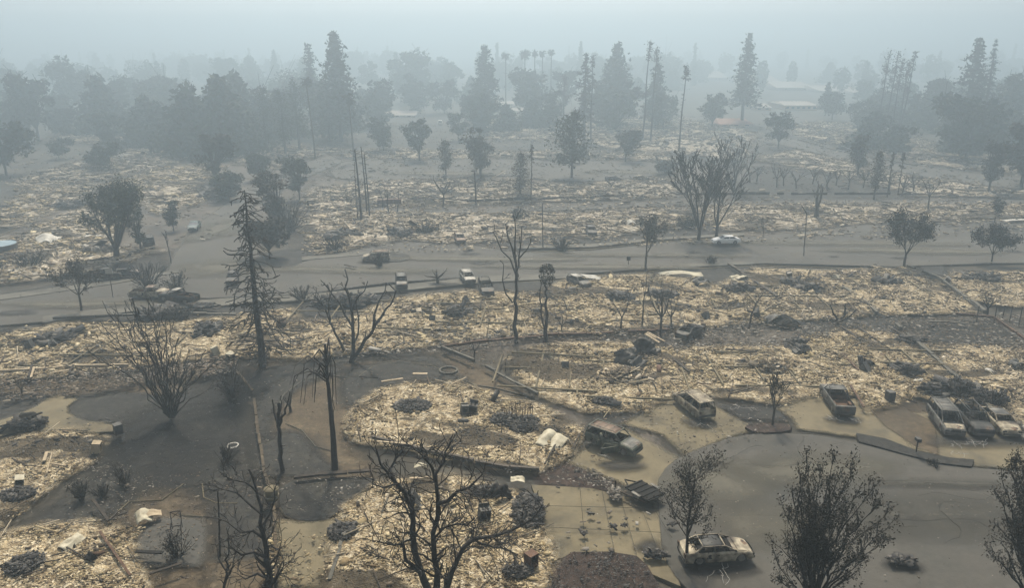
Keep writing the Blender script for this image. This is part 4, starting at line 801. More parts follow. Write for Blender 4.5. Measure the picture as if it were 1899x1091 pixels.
# burnt palm with hanging ribs
R_ = random.Random(31); limbs = [([(621,872),(617,800),(611,740,0),(606,690,0),(603,640,0)], 13, 4)]
for i in range(15):
    k = R_.choice((-1, -1, 1)); w = R_.uniform(14, 75)*(1 if k < 0 else .35); y0 = R_.uniform(655, 715); up = R_.uniform(5, 30)
    limbs.append(([(606,y0), (606+k*w*.5, y0-up, R_.uniform(-2, 2)), (606+k*w*.85, y0-up*.4, R_.uniform(-2.5, 2.5)), (606+k*w, y0+R_.uniform(15, 80), R_.uniform(-3, 3))], 3, .8))
traced(621, 872, limbs, 'burnt palm trunk with a few blackened ribs hanging from its top', kids=(0,), wob=.004, name='burnt_palm', seed=31)
traced(523, 878, [([(524,880),(520,830),(516,790),(517,750)], 9, 6), ([(516,790),(508,765,.5),(505,742,.5)], 5, 2), ([(518,790),(528,760,-.5),(538,728,-.6)], 6, 2), ([(518,770),(522,750,.6),(520,735,.6)], 3, 1.5)], 'short charred trunk with broken prongs left of the burnt palm', kids=(1,), L=.08, seed=32)
traced(498, 1130, [
  ([(498,1132),(500,1060),(490,1000,.3),(484,940,0),(474,905,0),(462,872,0)], 14, 2.5),
  ([(490,1000,.3),(470,985,.5),(446,988,1),(420,968,1.4),(404,962,1.6)], 6, 1.2), ([(486,955,0),(462,935,.5),(440,915,1),(410,908,1.4),(385,895,1.5)], 5, 1), ([(478,915),(455,895,-.5),(430,890,-1),(410,880,-1)], 4, 1),
  ([(495,1035),(470,1025,-.6),(448,1030,-1),(425,1012,-1.5)], 6, 1.2), ([(500,1075),(478,1065,.5),(455,1075,1),(436,1062,1.4)], 6, 1.2), ([(488,975),(502,950,.5),(510,925,.8),(508,900,1)], 5, 1.2), ([(498,1050),(515,1030,.4),(522,1005,.8)], 5, 1), ([(499,1090),(512,1075,-.4),(526,1050,-.8),(524,1030,-1)], 6, 1.2), ([(497,1110),(470,1100,.4),(440,1110,1)], 6, 1.4)],
  'tangled leaning burnt tree at the bottom beside the baked yard', kids=(3, 3, 3), L=.19, wander=.26, seed=41, ang=.8, start=.12, rmin=.02)
traced(412, 1110, [([(415,1112),(420,1060),(424,1010),(420,980)], 6, 1.5), ([(420,1060),(405,1035,.5),(398,1000,.8)], 4, 1), ([(418,1080),(432,1050,.5),(440,1020,.8)], 4, 1)], 'low twisted burnt tree left of the leaning one', kids=(2, 3), L=.2, wander=.3, seed=42, start=.15)
traced(408, 1035, [([(408,1036),(407,980),(404,912)], 4, 2.5)], 'single straight black pole standing by the grey slab', kids=(0,), wob=.004, name='burnt_post', seed=44)['category'] = 'post'
traced(1493, 478, [([(1490,479),(1493,440),(1496,396)], 2.2, 1.6), ([(1496,396),(1491,388),(1488,383)], 1.6, 1.6)], 'tall street lamp post with a short curved arm', kids=(0,), wob=.004, name='street_lamp', bark='bark2')['category'] = 'lamp'
traced(1007, 463, [([(1007,464),(1006,420),(1006,378)], 2, 1.5)], 'thin dark utility pole on the far verge of the street', kids=(0,), wob=.004, name='utility_pole')['category'] = 'pole'
for u, vb, vt, w, lab in [(671, 416, 278, 4.5, 'thickest of the tall bare trunks beyond the street'), (664, 410, 300, 2, 'thin bare trunk just left of the thickest tall one'), (681, 398, 272, 3, 'tall bare trunk with stubs just right of the thickest one'), (686, 406, 285, 3, 'last of the tall bare trunks beyond the street'), (883, 380, 318, 4, 'short thick bare trunk standing alone before the back lane')]:
    b = G(u, vb); H = HT(u, vb, vt); T = Tubes(); r = WD(u, vb, w)/2; T.line([Vector((0, 0, -.2)), Vector((-.01*H, 0, H*.5)), Vector((-.035*H if w > 2 else 0, 0, H))], r, r*.6); tw = Tubes(); R = random.Random(u)
    for _ in range(14): z = H*R.uniform(.3, 1); tw.seg(Vector((-.03*z, 0, z)), Vector((-.03*z+R.uniform(-1, 1), R.uniform(-1, 1), z+R.uniform(-.2, .5))), .06, .05)
    o = empty('burnt_tree', b); tag(o, lab, 'tree', 'bare trunks beyond the street'); T.build('trunk', M['bark'], o, 7); tw.build('twigs', M['bark'], o, 3)
SAP = [(1150,617,530,'charred Y shaped sapling at the left of the row',3,4,.3),(1190,612,520,'straight charred sapling with a dark tuft on top',2,4,.05),(1224,628,540,'many stemmed charred sapling in the row',6,5,.22),(1246,612,535,'curving charred sapling with brown stem',3,4,.3),(1389,610,545,'charred sapling forking like a Y near the white slab',2,4,.4),
 (1040,622,580,'small bent sapling right of the tufted trunk',3,3,.4),(812,530,497,'broken stump of a street tree beside the small white wagon',6,7,.5),(879,668,632,'little twisted sapling behind the diagonal wall',3,4,.35),(937,688,660,'short charred stake by the diagonal wall',1,3,.05),(903,635,588,'thin upright stake in the rubble',1,2.4,.02),
 (1052,583,545,'short black stake left of the tufted sapling row',1,3,.05),(1830,588,548,'knobbly charred stump near the thin posts',5,5,.25),(42,738,704,'cluster of broken stems beside the left lawn',4,4,.2),(540,765,735,'forked burnt shrub trunk by the curved edging',4,6,.3),(1132,352,325,'bare sapling beside the pale turning circle',5,3,.4),
 (1415,440,410,'thin brown sapling on the far verge',2,2,.1),(822,385,330,'small bare tree before the back lane',7,4,.45),(722,398,345,'group of straight bare stems by the brick planter',2,3,.05),(736,398,350,'short bare stem by the brick planter',1,3,.02),(710,385,345,'leftmost bare stem by the brick planter',1,3,.02),(1720,395,325,'thin dark stem beyond the right end of the lane',4,3,.25),(430,700,660,'small burnt stem above the blackened yard',3,3,.3)]
for i, (u, vb, vt, lab, k, px, ln) in enumerate(SAP): stump(u, vb, vt, lab, i, k, px, lean=ln, bark='bark' if i % 3 else 'bark2')
traced(1555, 602, [([(1555,604),(1553,592),(1545,580),(1540,566)], 5, 2), ([(1555,596),(1566,585,.3),(1568,565,.3)], 4, 2), ([(1556,598),(1575,588,-.5),(1588,574,-.8)], 4, 2)], 'low candelabra shaped stump in the dark garden', kids=(1,), L=.12, seed=50)
for i, (u, vb, vt) in enumerate([(1810,600,568),(1843,600,568),(1859,592,567),(1872,598,568),(1889,606,570)]):
    b = G(u, vb); h = HT(u, vb, vt); t = BX(); t.cyl((0, 0, 0), (0, 0, h), .07, .06, 8); t.cyl((0, 0, h), (0, 0, h+.05), .09, .05, 8); o = t.build('fence_post', M['charwood']); o.location = (*b, 0)
    tag(o, ['first', 'second', 'third', 'fourth', 'last'][i]+' thin fence post from the left in the dark garden at right', 'post', 'posts of the burnt fence')
# shrubs -------------------------------------------------------------------------
SHR = [(232,905,862,50,'leafless black shrub on the low wall at lower left'),(150,930,890,30,'twisted stems beside the leafless black shrub'),(190,925,895,26,'small curling burnt shrub on the low wall'),(1476,645,600,0,''),(1318,492,474,26,'dark small shrub on the near pavement of the street'),(620,470,440,40,'dark shrub remains before the pale house lot'),(705,500,470,20,'thin scrub beside the burnt wagon'),(335,600,570,60,'burnt hedge remains at the corner yard'),(210,520,495,50,'dark hedge by the parked dark pickups'),(430,745,690,50,'burnt bush at the top of the blackened yard'),
 (420,860,820,40,'spindly burnt bush in the middle of the blackened yard'),(330,1040,985,45,'charred bush standing on the grey slab'),(60,500,470,70,'dark scrub before the left rubble'),(330,540,505,50,'scrub at the corner of the side street'),(1730,870,850,22,'tiny burnt shrub in the kerbed strip'),(1770,742,705,90,'charred hedge above the three burnt cars'),(1840,760,720,60,'charred bush at the end of the hedge'),(1280,425,405,60,'low hedge under the vase shaped tree'),(790,440,415,60,'dark shrubs in the far row of rubble'),(960,410,385,30,'hazy shrub left of the utility pole'),(1040,470,440,40,'thin brown shrub beside the utility pole'),(700,640,600,0,''),(560,560,530,50,'dark scrub beside the tall dead conifer'),(900,890,868,0,''),(540,430,380,80,'dark hedge along the side street corner')]
for i, (u, vb, vt, w, lab) in enumerate(SHR):
    if lab: shrub(u, vb, vt, w, lab, n=30 if w < 55 else 46, seed=i, leaf=3 if i % 2 or w > 60 else 0, fan=1)
# far trees ----------------------------------------------------------------------
FAR = [
 ('broad',12,325,222,105,'leaf','dark broad tree at the left edge in the haze'),('broad',72,262,135,105,'leaf','big hazy round tree in the upper left'),('broad',150,215,95,110,'leaf','faint round tree behind the big upper left one'),('broad',225,228,140,62,'leaf','hazy tree between the two upper left round ones'),('broad',300,222,132,72,'leaf','hazy lopsided tree left of the peach house'),
 ('broad',255,268,228,60,'leaf','low dark hazy bush beside the far pale strip'),('broad',110,295,255,50,'leaf','low hazy bush before the big round tree'),('broad',190,318,262,70,'leaf','dense low tree above the leafy corner tree'),('broad',400,345,238,85,'brownleaf','half burnt hazy tree right of the side street end'),('broad',425,372,318,70,'leaf','dark bushy tree where the side street narrows'),
 ('broad',430,175,105,70,'leaf','faint domed tree on the skyline left of centre'),('cone',513,165,92,28,'needle','faint small spire shaped fir on the skyline'),('layered',582,235,80,52,'needle','wispy layered pine beside the tallest left fir'),('cone',633,265,58,100,'needle','tallest broad fir left of centre'),
 ('column',497,285,162,34,'leaf','left slender tree of the hazy row behind the palm'),('column',530,290,172,36,'leaf','middle slender tree of the hazy row behind the palm'),('column',556,280,150,40,'leaf','right slender tree of the hazy row behind the palm'),('column',612,262,150,50,'leaf','hazy dense tree between the palm trunk and the fir'),('broad',470,250,190,60,'leaf','dim broad tree right of the peach house'),
 ('broad',478,335,282,60,'leaf','low round tree at the end of the far rubble'),('broad',556,372,288,66,'leaf','hazy leafy tree beside the bend of the side street'),('broad',518,425,310,75,'brownleaf','singed tall tree on the corner of the side street'),('broad',500,478,400,100,'deadleaf','dark thicket tree behind the tall dead conifer'),
 ('broad',700,232,146,88,'leaf','hazy round tree behind the long white roof'),('broad',755,190,92,110,'leaf','faint large tree behind the white roofs'),('broad',828,180,112,60,'leaf','faint tree left of the big central fir'),('broad',712,285,212,66,'leaf','dim tree with visible trunk before the long white roof'),('broad',778,300,214,62,'leaf','dark round tree left of the pale turning circle'),
 ('cone',900,232,86,82,'needle','big fir left of the palm group'),('broad',850,262,205,50,'leaf','low hazy tree at the foot of the big fir'),('broad',985,222,128,110,'leaf','wide dim tree below the palm group'),('broad',1045,215,122,60,'leaf','dim tree right of the palm group'),('layered',1083,262,98,58,'brownleaf','ragged dying fir right of the palm group'),('cone',1075,165,76,20,'needle','faint spire far behind the ragged dying fir'),
 ('cone',1140,232,80,92,'needle','wide faint fir right of centre'),('cone',1215,240,118,64,'needle','faint fir mingling with the tall twin trunks'),('column',1060,332,210,70,'needle','dark dense evergreen standing on the pale turning circle'),('broad',892,335,228,70,'brownleaf','singed leafy tree left of the pale turning circle'),('column',965,370,285,34,'brownleaf','small leafy tree before the pale turning circle'),('column',827,330,262,28,'brownleaf','slender singed tree left of the singed leafy one'),
 ('broad',1160,302,238,62,'brownleaf','thin hazy tree right of the dark evergreen'),('cone',1376,232,62,68,'needle','tallest pointed fir right of centre'),('broad',1320,240,165,60,'leaf','round hazy tree left of the tallest pointed fir'),('broad',1443,275,205,60,'leaf','leafy tree with pale trunk at the right hand road'),('broad',1543,222,170,62,'leaf','low domed tree by the long flat building'),('cone',1530,215,152,30,'needle','small fir peeking over the low domed tree'),
 ('layered',1785,262,70,86,'needle','great layered cedar in the upper right'),('layered',1815,262,72,40,'needle','second top of the cedar pair in the upper right'),('broad',1790,300,168,150,'leaf','broad dark mass of tree under the cedar'),('broad',1860,260,130,110,'leaf','dim broad tree at the upper right edge'),('broad',1720,240,140,70,'leaf','dim tree left of the cedar'),('broad',1625,245,195,50,'leaf','low tree at the foot of the slender pines'),
 ('broad',1833,360,254,64,'deadleaf','dark young fir near the right edge'),('broad',1893,352,215,95,'deadleaf','dark evergreen cut by the right edge in the haze'),('cone',1893,345,205,60,'deadleaf','dark pointed evergreen behind the right edge one'),('broad',1590,330,240,56,'brownleaf','thin hazy tree beside the right hand road'),('column',1620,372,283,26,'brownleaf','singed slender tree below the right hand road'),('broad',1235,325,300,50,'brownleaf','low scrub tree left of the bare vase tree'),
 ('broad',360,150,98,70,'leaf','faint rounded tree on the far left skyline'),('broad',660,150,92,60,'leaf','faint tree leaning on the tallest left fir'),('cone',100,170,112,22,'needle','faint thin fir among the left skyline trees'),('broad',1430,200,150,0,'',''),
 ('broad',350,256,175,60,'leaf','dim tree behind the singed twin trunks at left'),('broad',30,235,165,80,'leaf','dim broad tree on the far left edge'),('broad',395,212,160,60,'leaf','dim tree just behind the peach house'),('broad',1680,215,150,0,'',''),('column',890,325,255,36,'brownleaf','darker stem clump inside the singed leafy tree')]
for i, (k, u, vb, vt, w, lm, lab) in enumerate(FAR):
    if lab: blobtree(u, vb, vt, w*1.12, lab, k, (1900 if 'brown' in lm or 'dead' in lm else 2600) if w > 40 else 2200, lm, i*5+2, 'trees fading into the smoke')
for u, vb, vt, w, ln, lab in [(577+8,296,142,22,-.045,'tall straight palm with a small burnt head left of centre'),(657,300,170,26,-.03,'shorter palm with a ragged head right of the straight one'),(938,205,96,16,0,'palm standing apart left of the palm group'),(973,205,92,20,0,'largest headed palm of the group on the skyline'),(991,205,92,14,0,'second palm of the skyline group'),(1005,205,94,13,0,'third palm of the skyline group'),(1021,205,91,13,0,'rightmost palm of the skyline group')]:
    palm(u, vb, vt, w, lab, ln, group='palms in the haze')
for u, vb, vt, w, tf, ln, lab in [(1192,262,76,22,.3,.02,'taller of the twin bare pines right of centre'),(1206,264,88,26,.35,.02,'shorter of the twin bare pines right of centre'),(1258,285,122,22,.3,.03,'lone tall bare pine with a wispy top'),(1625,245,92,30,.55,.04,'first of the five slender pines at right'),(1641,248,94,28,.5,.03,'second slender pine at right'),(1652,250,110,26,.5,.02,'third slender pine at right'),(1664,252,112,22,.5,.02,'fourth slender pine at right'),(1668,254,95,18,.5,.05,'fifth slender pine with the narrowest crown'),(362,282,145,30,.8,0,'singed dark twin trunked tree at left'),(370,286,160,20,.5,0,'thin trunk behind the singed twin trunked tree'),(1045,240,138,24,.5,0,'thin bare pine before the ragged fir'),(985,378,268,14,.3,0,'thin burnt tree right of the small leafy one'),(1645,368,285,10,.4,0,'thin bare stem right of the singed slender tree'),(1665,362,285,12,.4,0,'leaning bare stem beyond the lane'),(4,420,340,10,.1,-.05,'lone trunk at the left edge'),(1095,265,104,18,.3,0,'bare spire beside the ragged fir')]:
    tufted(u, vb, vt, w, lab, tf, int(u), 'tall pines in the haze', ln)
for i in range(14):     # faint young bare trees beside the dark far lawn
    u = 1385+i*24+random.Random(i).uniform(-8, 8); stump(u, 340+i*1.5+random.Random(i+50).uniform(-6, 6), 305+i, ['leafless', 'charred', 'spindly', 'bent', 'thin', 'stubby', 'forked'][i % 7]+' young tree in the orchard beyond the lane, number '+['one','two','three','four','five','six','seven','eight','nine','ten','eleven','twelve','thirteen','fourteen'][i]+' from the left', i, 5, 3, lean=.3, group='young trees beyond the lane')
# dim trees that run together in the smoke, told apart by nothing but their place
for z, (us, vs, n, lab, k) in enumerate([((0, 640), (165, 292), 40, 'dim rounded tree running into its neighbours in the smoke at upper left', 'leaf'), ((640, 1250), (160, 250), 24, 'dim rounded tree running into its neighbours in the smoke at top middle', 'leaf'), ((1590, 1899), (180, 290), 26, 'dim rounded tree running into its neighbours in the smoke at upper right', 'leaf'), ((0, 1899), (138, 170), 30, 'very faint tree far back below the skyline', 'needle')]):
    rr_ = random.Random(z+90); protos = []
    for i in range(n):
        u, v = rr_.uniform(*us), rr_.uniform(*vs)
        if len(protos) < 4: protos.append((blobtree(u, v, v-rr_.uniform(45, 75) if z < 3 else v-38, rr_.uniform(60, 100), lab, 'cone' if (i == 3) else 'broad', 2200, k, i+z*9, 'dim trees in the smoke, zone '+['one', 'two', 'three', 'four'][z], trunkfrac=.08)))
        else:
            s = protos[i % 4]; q = s.copy(); COL.objects.link(q); q.location = (*G(u, v), 0); f = rr_.uniform(.75, 1.2)*(G(u, v)[1]/s.location.y)**.35; q.scale = (f, f, f*rr_.uniform(.85, 1.15)); q.rotation_euler[2] = rr_.uniform(0, 6)
            for ch in list(s.children): w_ = ch.copy(); COL.objects.link(w_); w_.parent = q
# woods on the skyline: one mass nobody could count
R = np.random.default_rng(77); P = []
for i in range(230):
    x = R.uniform(-900, 900); y = R.uniform(560, 1300); h = R.uniform(14, 30); w = R.uniform(6, 15); k = 260
    q = R.normal(size=(k, 3)); q /= np.linalg.norm(q, axis=1, keepdims=True); q *= R.uniform(0, 1, (k, 1))**.4
    if R.random() < .22: z = R.uniform(0, 1, k); q[:, 0] *= w*.3*(1-z); q[:, 1] *= w*.3*(1-z); q[:, 2] = z*h*1.2
    else: q = q*[w*.62, w*.62, h*.42]+[0, 0, h*.55]
    q = q[q[:, 2] > 0]; P.append(q+[x, y, 0])
tag(leaves('distant_woods', np.concatenate(P), 2.6, M['needle'], None, 7), 'distant woods fading out on the skyline', 'woods', None, 'stuff')
# ------------------------------------------------------------------ vehicles
def paint(name, a, b, c, sc=1.1): return mat(name, [a, b, c], sc, bump=.15, metal=.15, rough=.6, spread=(.35, .66), spots=((.03, .026, .024), 1.7, .64), two=((.17, .095, .055), .9, .6, .68))
M['p_cream'] = paint('scorched_cream_paint', (.05, .04, .032), (.3, .26, .19), (.62, .56, .42))
M['p_grey'] = paint('scorched_grey_paint', (.03, .032, .034), (.13, .13, .12), (.28, .27, .24))
M['p_dark'] = paint('scorched_dark_paint', (.012, .013, .014), (.045, .047, .047), (.12, .115, .1))
M['p_green'] = paint('scorched_greenish_paint', (.035, .045, .035), (.13, .145, .11), (.24, .24, .18))
M['p_white'] = paint('scorched_white_paint', (.12, .115, .1), (.36, .35, .32), (.55, .54, .5))
M['p_rust'] = paint('heat_rusted_paint', (.06, .035, .024), (.17, .11, .075), (.26, .2, .15))
M['w_good'] = mat('white_car_paint', [(.68, .67, .63), (.74, .73, .69)], 1, rough=.3, spec=.5, k=.85)
M['g_good'] = mat('green_car_paint', [(.035, .075, .06), (.05, .095, .08)], 1, rough=.3, spec=.5)
TYPES = {  # L, W, H, hull stations (x, ztop, halfwidth factor), cabin base rear/front, roof rear/front, wheel xs
 'sedan': (4.75, 1.82, 1.42, [(-.5,.66,.86),(-.485,.86,.93),(-.42,.98,.97),(-.3,1.0,1),(.2,.98,1),(.27,.95,.99),(.40,.84,.96),(.47,.7,.9),(.5,.56,.82)], (-.37,.24), (-.24,.07), (-.29,.31)),
 'hatch': (4.1, 1.72, 1.48, [(-.5,.75,.86),(-.49,.95,.93),(-.4,1.0,.97),(.2,.98,1),(.28,.93,.99),(.42,.82,.95),(.48,.7,.9),(.5,.56,.82)], (-.47,.26), (-.4,.08), (-.31,.31)),
 'suv': (4.75, 1.88, 1.80, [(-.5,.8,.9),(-.49,1.08,.95),(-.4,1.12,.98),(.2,1.1,1),(.25,1.07,.99),(.42,.98,.97),(.48,.86,.93),(.5,.62,.86)], (-.48,.25), (-.44,.12), (-.30,.31)),
 'van': (4.95, 1.95, 1.82, [(-.5,.8,.9),(-.49,1.05,.95),(-.4,1.1,.98),(.25,1.05,1),(.33,.98,.99),(.44,.84,.95),(.48,.74,.9),(.5,.58,.84)], (-.48,.33), (-.45,.12), (-.29,.32)),
 'pickup': (5.5, 1.95, 1.78, [(-.5,1.12,.93),(-.48,1.12,.95),(-.1,1.12,.97),(.2,1.12,1),(.25,1.1,.99),(.44,1.02,.96),(.485,.92,.93),(.5,.65,.88)], (-.08,.24), (-.05,.14), (-.31,.32))}
def vehicle(kind, rear, front, label, paintm='p_grey', burnt=True, roofm=None, hoodm=None, group=None, opend=(), cat='car', tyre=False, name='burnt_car', detail=True, intact_roof=True, scale=None):
    L, W, H, ST, CB, CR, WX = TYPES[kind]; a, b = G(*rear), G(*front); c = ((a[0]+b[0])/2, (a[1]+b[1])/2); th = math.atan2(b[1]-a[1], b[0]-a[0])
    o = empty(name, (c[0], c[1], LZ[0]), th); tag(o, label, cat, group); k = 1.0 if scale is None else scale; o.scale = (k, k, k)
    wr = .33 if (tyre or not burnt) else .24; sink = 0 if (tyre or not burnt) else -.15; ar = .40; body, roofM = M[paintm], M[roofm or paintm]
    # hull: loft with wheel arches
    xs = sorted(set([s[0] for s in ST]+[w+t*ar/L for w in WX for t in (-1.02, -1, -.8, -.5, 0, .5, .8, 1, 1.02)])); V_ = []; F = []
    def top(x):
        for i in range(len(ST)-1):
            if ST[i][0] <= x <= ST[i+1][0]:
                t = (x-ST[i][0])/(ST[i+1][0]-ST[i][0]); return ST[i][1]+(ST[i+1][1]-ST[i][1])*t, ST[i][2]+(ST[i+1][2]-ST[i][2])*t
        return ST[-1][1], ST[-1][2]
    rc = random.Random(int(rear[0])); bed = kind == 'pickup'
    for x in xs:
        zt, wf = top(x); zb = .24
        for w in WX:
            d = abs(x-w)*L
            if d <= ar: zb = max(zb, .3+math.sqrt(max(0, ar*ar-d*d))*.98)
        zb = min(zb, zt-.12); w = W/2*wf; dn = rc.uniform(-.02, .02) if burnt else 0
        for y, z in ((-w*.95, zb), (-w, zb+(zt-zb)*.45), (-w*.98, zt-.09), (-w*.9, zt+dn), (w*.9, zt+dn*.7), (w*.98, zt-.09), (w, zb+(zt-zb)*.45), (w*.95, zb)): V_.append(Vector((x*L, y, z+sink)))
    n = len(xs)
    for i in range(n-1):
        for j in range(8):
            if bed and j == 3 and -.47 < (xs[i]+xs[i+1])/2 < CB[0]: continue
            if j == 3 and CB[0]+.02 < (xs[i]+xs[i+1])/2 < CB[1]-.03 and burnt: continue
            p, q = i*8+j, i*8+(j+1) % 8; F.append((p, p+8, q+8, q))
    F += [tuple(range(8)), tuple(range(8*n-8, 8*n))[::-1]]
    hull = rawmesh('body', V_, F, body, o); sm = hull.modifiers.new('b', 'BEVEL'); sm.width = .025; sm.segments = 2; sm.angle_limit = .5
    z0 = sink; bw = W/2*.9; rw = W/2*.74; zb_ = top((CB[0]+CB[1])/2)[0]+z0
    # cabin floor, seats
    fl = BX(); x0, x1 = CB[0]*L, CB[1]*L
    if bed: fl.box((-.28*L, 0, .62+z0), (.2*L, W/2*.86, .03)); fl.box((-.28*L, W*.36, .78+z0), (.07*L, .12, .14)); fl.box((-.28*L, -W*.36, .78+z0), (.07*L, .12, .14)); fl.box((CB[0]*L-.06, 0, .95+z0), (.03, bw*.95, .2))
    fl.box(((x0+x1)/2, 0, .42+z0), ((x1-x0)/2-.05, bw*.96, .05)); fl.build('floor_pan', M['rust' if burnt and bed else 'black'], o)
    rows = 1 if bed else 2
    if detail:
        for rI in range(rows):
            for y in (-.38, .38):
                s = BX(); sx = x1-1.25-rI*1.0
                if burnt:
                    for j in range(4): s.bar((sx-.05*j, y-.2+j*.13, .5+z0), (sx-.28, y-.2+j*.13, 1.05+z0), .02)
                    s.bar((sx-.28, y-.22, 1.05+z0), (sx-.28, y+.22, 1.05+z0), .03).box((sx+.18, y, .55+z0), (.24, .22, .05))
                else: s.box((sx+.18, y, .6+z0), (.25, .24, .1)).box((sx-.15, y, .92+z0), (.07, .24, .33), (0, -.25, 0))
                s.build('seat', M['black'], o)
        d = BX(); d.box((x1-.3, 0, .82+z0), (.16, bw*.85, .12)); d.cyl((x1-.62, .38, .92+z0), (x1-.66, .38, .95+z0), .17, n=12); d.build('dashboard', M['black'], o)
    # roof and pillars
    if intact_roof:
        V2 = []; F2 = []; m = 6; q0, q1 = CR[0]*L, CR[1]*L
        for t in (0, 1):
            for i in range(m+1):
                for j in range(m+1):
                    u_, v_ = i/m, j/m*2-1; x = q0+(q1-q0)*u_; y = v_*rw*(1-.05*(2*u_-1)**2); z = H+z0-.05-.05*(v_*v_)-.05*(2*u_-1)**2-(.04 if t == 0 else 0)+(rc.uniform(-.025, .015) if burnt else 0)
                    V2.append(Vector((x, y, z)))
        s = (m+1)**2
        for i in range(m):
            for j in range(m): a_ = i*(m+1)+j; F2 += [(a_, a_+m+1, a_+m+2, a_+1)[::-1], tuple(s+q for q in (a_, a_+m+1, a_+m+2, a_+1))]
        for i in range(m):
            for e in (0, m): a_, b_ = i*(m+1)+e, (i+1)*(m+1)+e; F2.append((a_, b_, b_+s, a_+s)); a_, b_ = e*(m+1)+i, e*(m+1)+i+1; F2.append((a_, b_, b_+s, a_+s))
        rawmesh('roof', V2, F2, roofM, o, True)
    pl = BX(); xr0, xr1 = CR[0]*L, CR[1]*L; mids = [.5] if kind in ('sedan', 'hatch') else ([.36, .68] if not bed else [.15])
    for y in (-1, 1):
        pl.bar((x1, y*bw*.97, zb_-.04), (xr1, y*rw*.97, H+z0-.1), .035); pl.bar((x0, y*bw*.97, zb_-.04), (xr0, y*rw*.97, H+z0-.1), .05)
        for t in mids: pl.bar((x0+(x1-x0)*t, y*bw*.99, zb_-.04), (xr0+(xr1-xr0)*t, y*rw*.99, H+z0-.09), .04)
        pl.bar((xr0, y*rw*.98, H+z0-.1), (xr1, y*rw*.98, H+z0-.1), .035)
    pl.bar((xr1, -rw*.97, H+z0-.1), (xr1, rw*.97, H+z0-.1), .035).bar((xr0, -rw*.97, H+z0-.1), (xr0, rw*.97, H+z0-.1), .035)
    pl.build('window_frame', body, o)
    if not burnt:
        def quad(p, nm='window'):
            c_ = sum(p, Vector())/4; nrm = (p[1]-p[0]).cross(p[2]-p[0]).normalized()*.012; v = [c_+(q-c_)*.97+nrm for q in p]+[c_+(q-c_)*.97-nrm for q in p]
            rawmesh(nm, v, [(0,1,2,3),(7,6,5,4)]+[(i, i+4, (i+1) % 4+4, (i+1) % 4) for i in range(4)], M['glass'], o)
        zr = H+z0-.12; zl = zb_-.02
        quad([Vector((x1, -bw*.92, zl)), Vector((x1, bw*.92, zl)), Vector((xr1, rw*.92, zr)), Vector((xr1, -rw*.92, zr))], 'windscreen')
        quad([Vector((x0, -bw*.92, zl)), Vector((x0, bw*.92, zl)), Vector((xr0, rw*.92, zr)), Vector((xr0, -rw*.92, zr))], 'rear_window')
        tt = [0]+mids+[1]
        for y in (-1, 1):
            for t0, t1 in zip(tt, tt[1:]): quad([Vector((x0+(x1-x0)*t0, y*bw*.96, zl)), Vector((x0+(x1-x0)*t1, y*bw*.96, zl)), Vector((xr0+(xr1-xr0)*t1, y*rw*.97, zr)), Vector((xr0+(xr1-xr0)*t0, y*rw*.97, zr))])
    # wheels
    for wx in WX:
        for y in (-1, 1):
            yc = y*(W/2-.14); zc = wr+(0 if burnt and not tyre else 0)
            if tyre or not burnt:
                w = BX(); w.cyl((wx*L, yc-.1, zc), (wx*L, yc+.1, zc), wr, n=20); wh = w.build('wheel', M['rubber'], o); w = BX(); w.cyl((wx*L, yc-.108, zc), (wx*L, yc+.108, zc), wr*.62, n=14).cyl((wx*L, yc-.115, zc), (wx*L, yc+.115, zc), wr*.15, n=8); w.build('rim', M['tin'], wh)
            else:
                w = BX(); w.cyl((wx*L, yc-.09, zc), (wx*L, yc-.02, zc), wr, wr*.82, 14).cyl((wx*L, yc+.02, zc), (wx*L, yc+.09, zc), wr*.82, wr, 14).cyl((wx*L, yc-.05, zc), (wx*L, yc+.05, zc), wr*.7, n=10); w.build('wheel', M['tin'], o)
    ax = BX(); [ax.cyl((wx*L, -W/2+.2, wr), (wx*L, W/2-.2, wr), .05, n=6) for wx in WX]; ax.box((0, 0, .3+z0), (L*.42, W*.34, .05)); ax.build('chassis', M['rust' if burnt else 'black'], o)
    if detail:
        hz = top(.36)[0]; h0, h1 = (CB[1]+.015)*L, .46*L; hA, hB = top(CB[1]+.015)[0]+z0, top(.46)[0]+z0; w_ = W/2*.8
        V3 = [Vector(p) for p in ((h0, -w_, hA+.012), (h1, -w_*.93, hB+.012), (h1, w_*.93, hB+.012), (h0, w_, hA+.012), ((h0+h1)/2, -w_*.98, (hA+hB)/2+.05), ((h0+h1)/2, w_*.98, (hA+hB)/2+.05))]; V3 += [v+Vector((0, 0, .025)) for v in V3]
        if hoodm != 'none': rawmesh('bonnet', V3, [(0,4,5,3)[::-1],(4,1,2,5)[::-1],(6,10,11,9),(10,7,8,11),(0,6,9,3),(1,2,8,7),(0,4,10,6),(4,1,7,10),(3,9,11,5),(5,11,8,2)], M[hoodm or paintm], o)
        if burnt:
            e = BX(); e.box(((h0+h1)/2, .1, hB-.1), (.4, .35, .1)).cyl(((h0+h1)/2-.2, -.4, hB-.15), ((h0+h1)/2-.2, -.4, hB), .14); e.build('engine', M['scrap'], o)
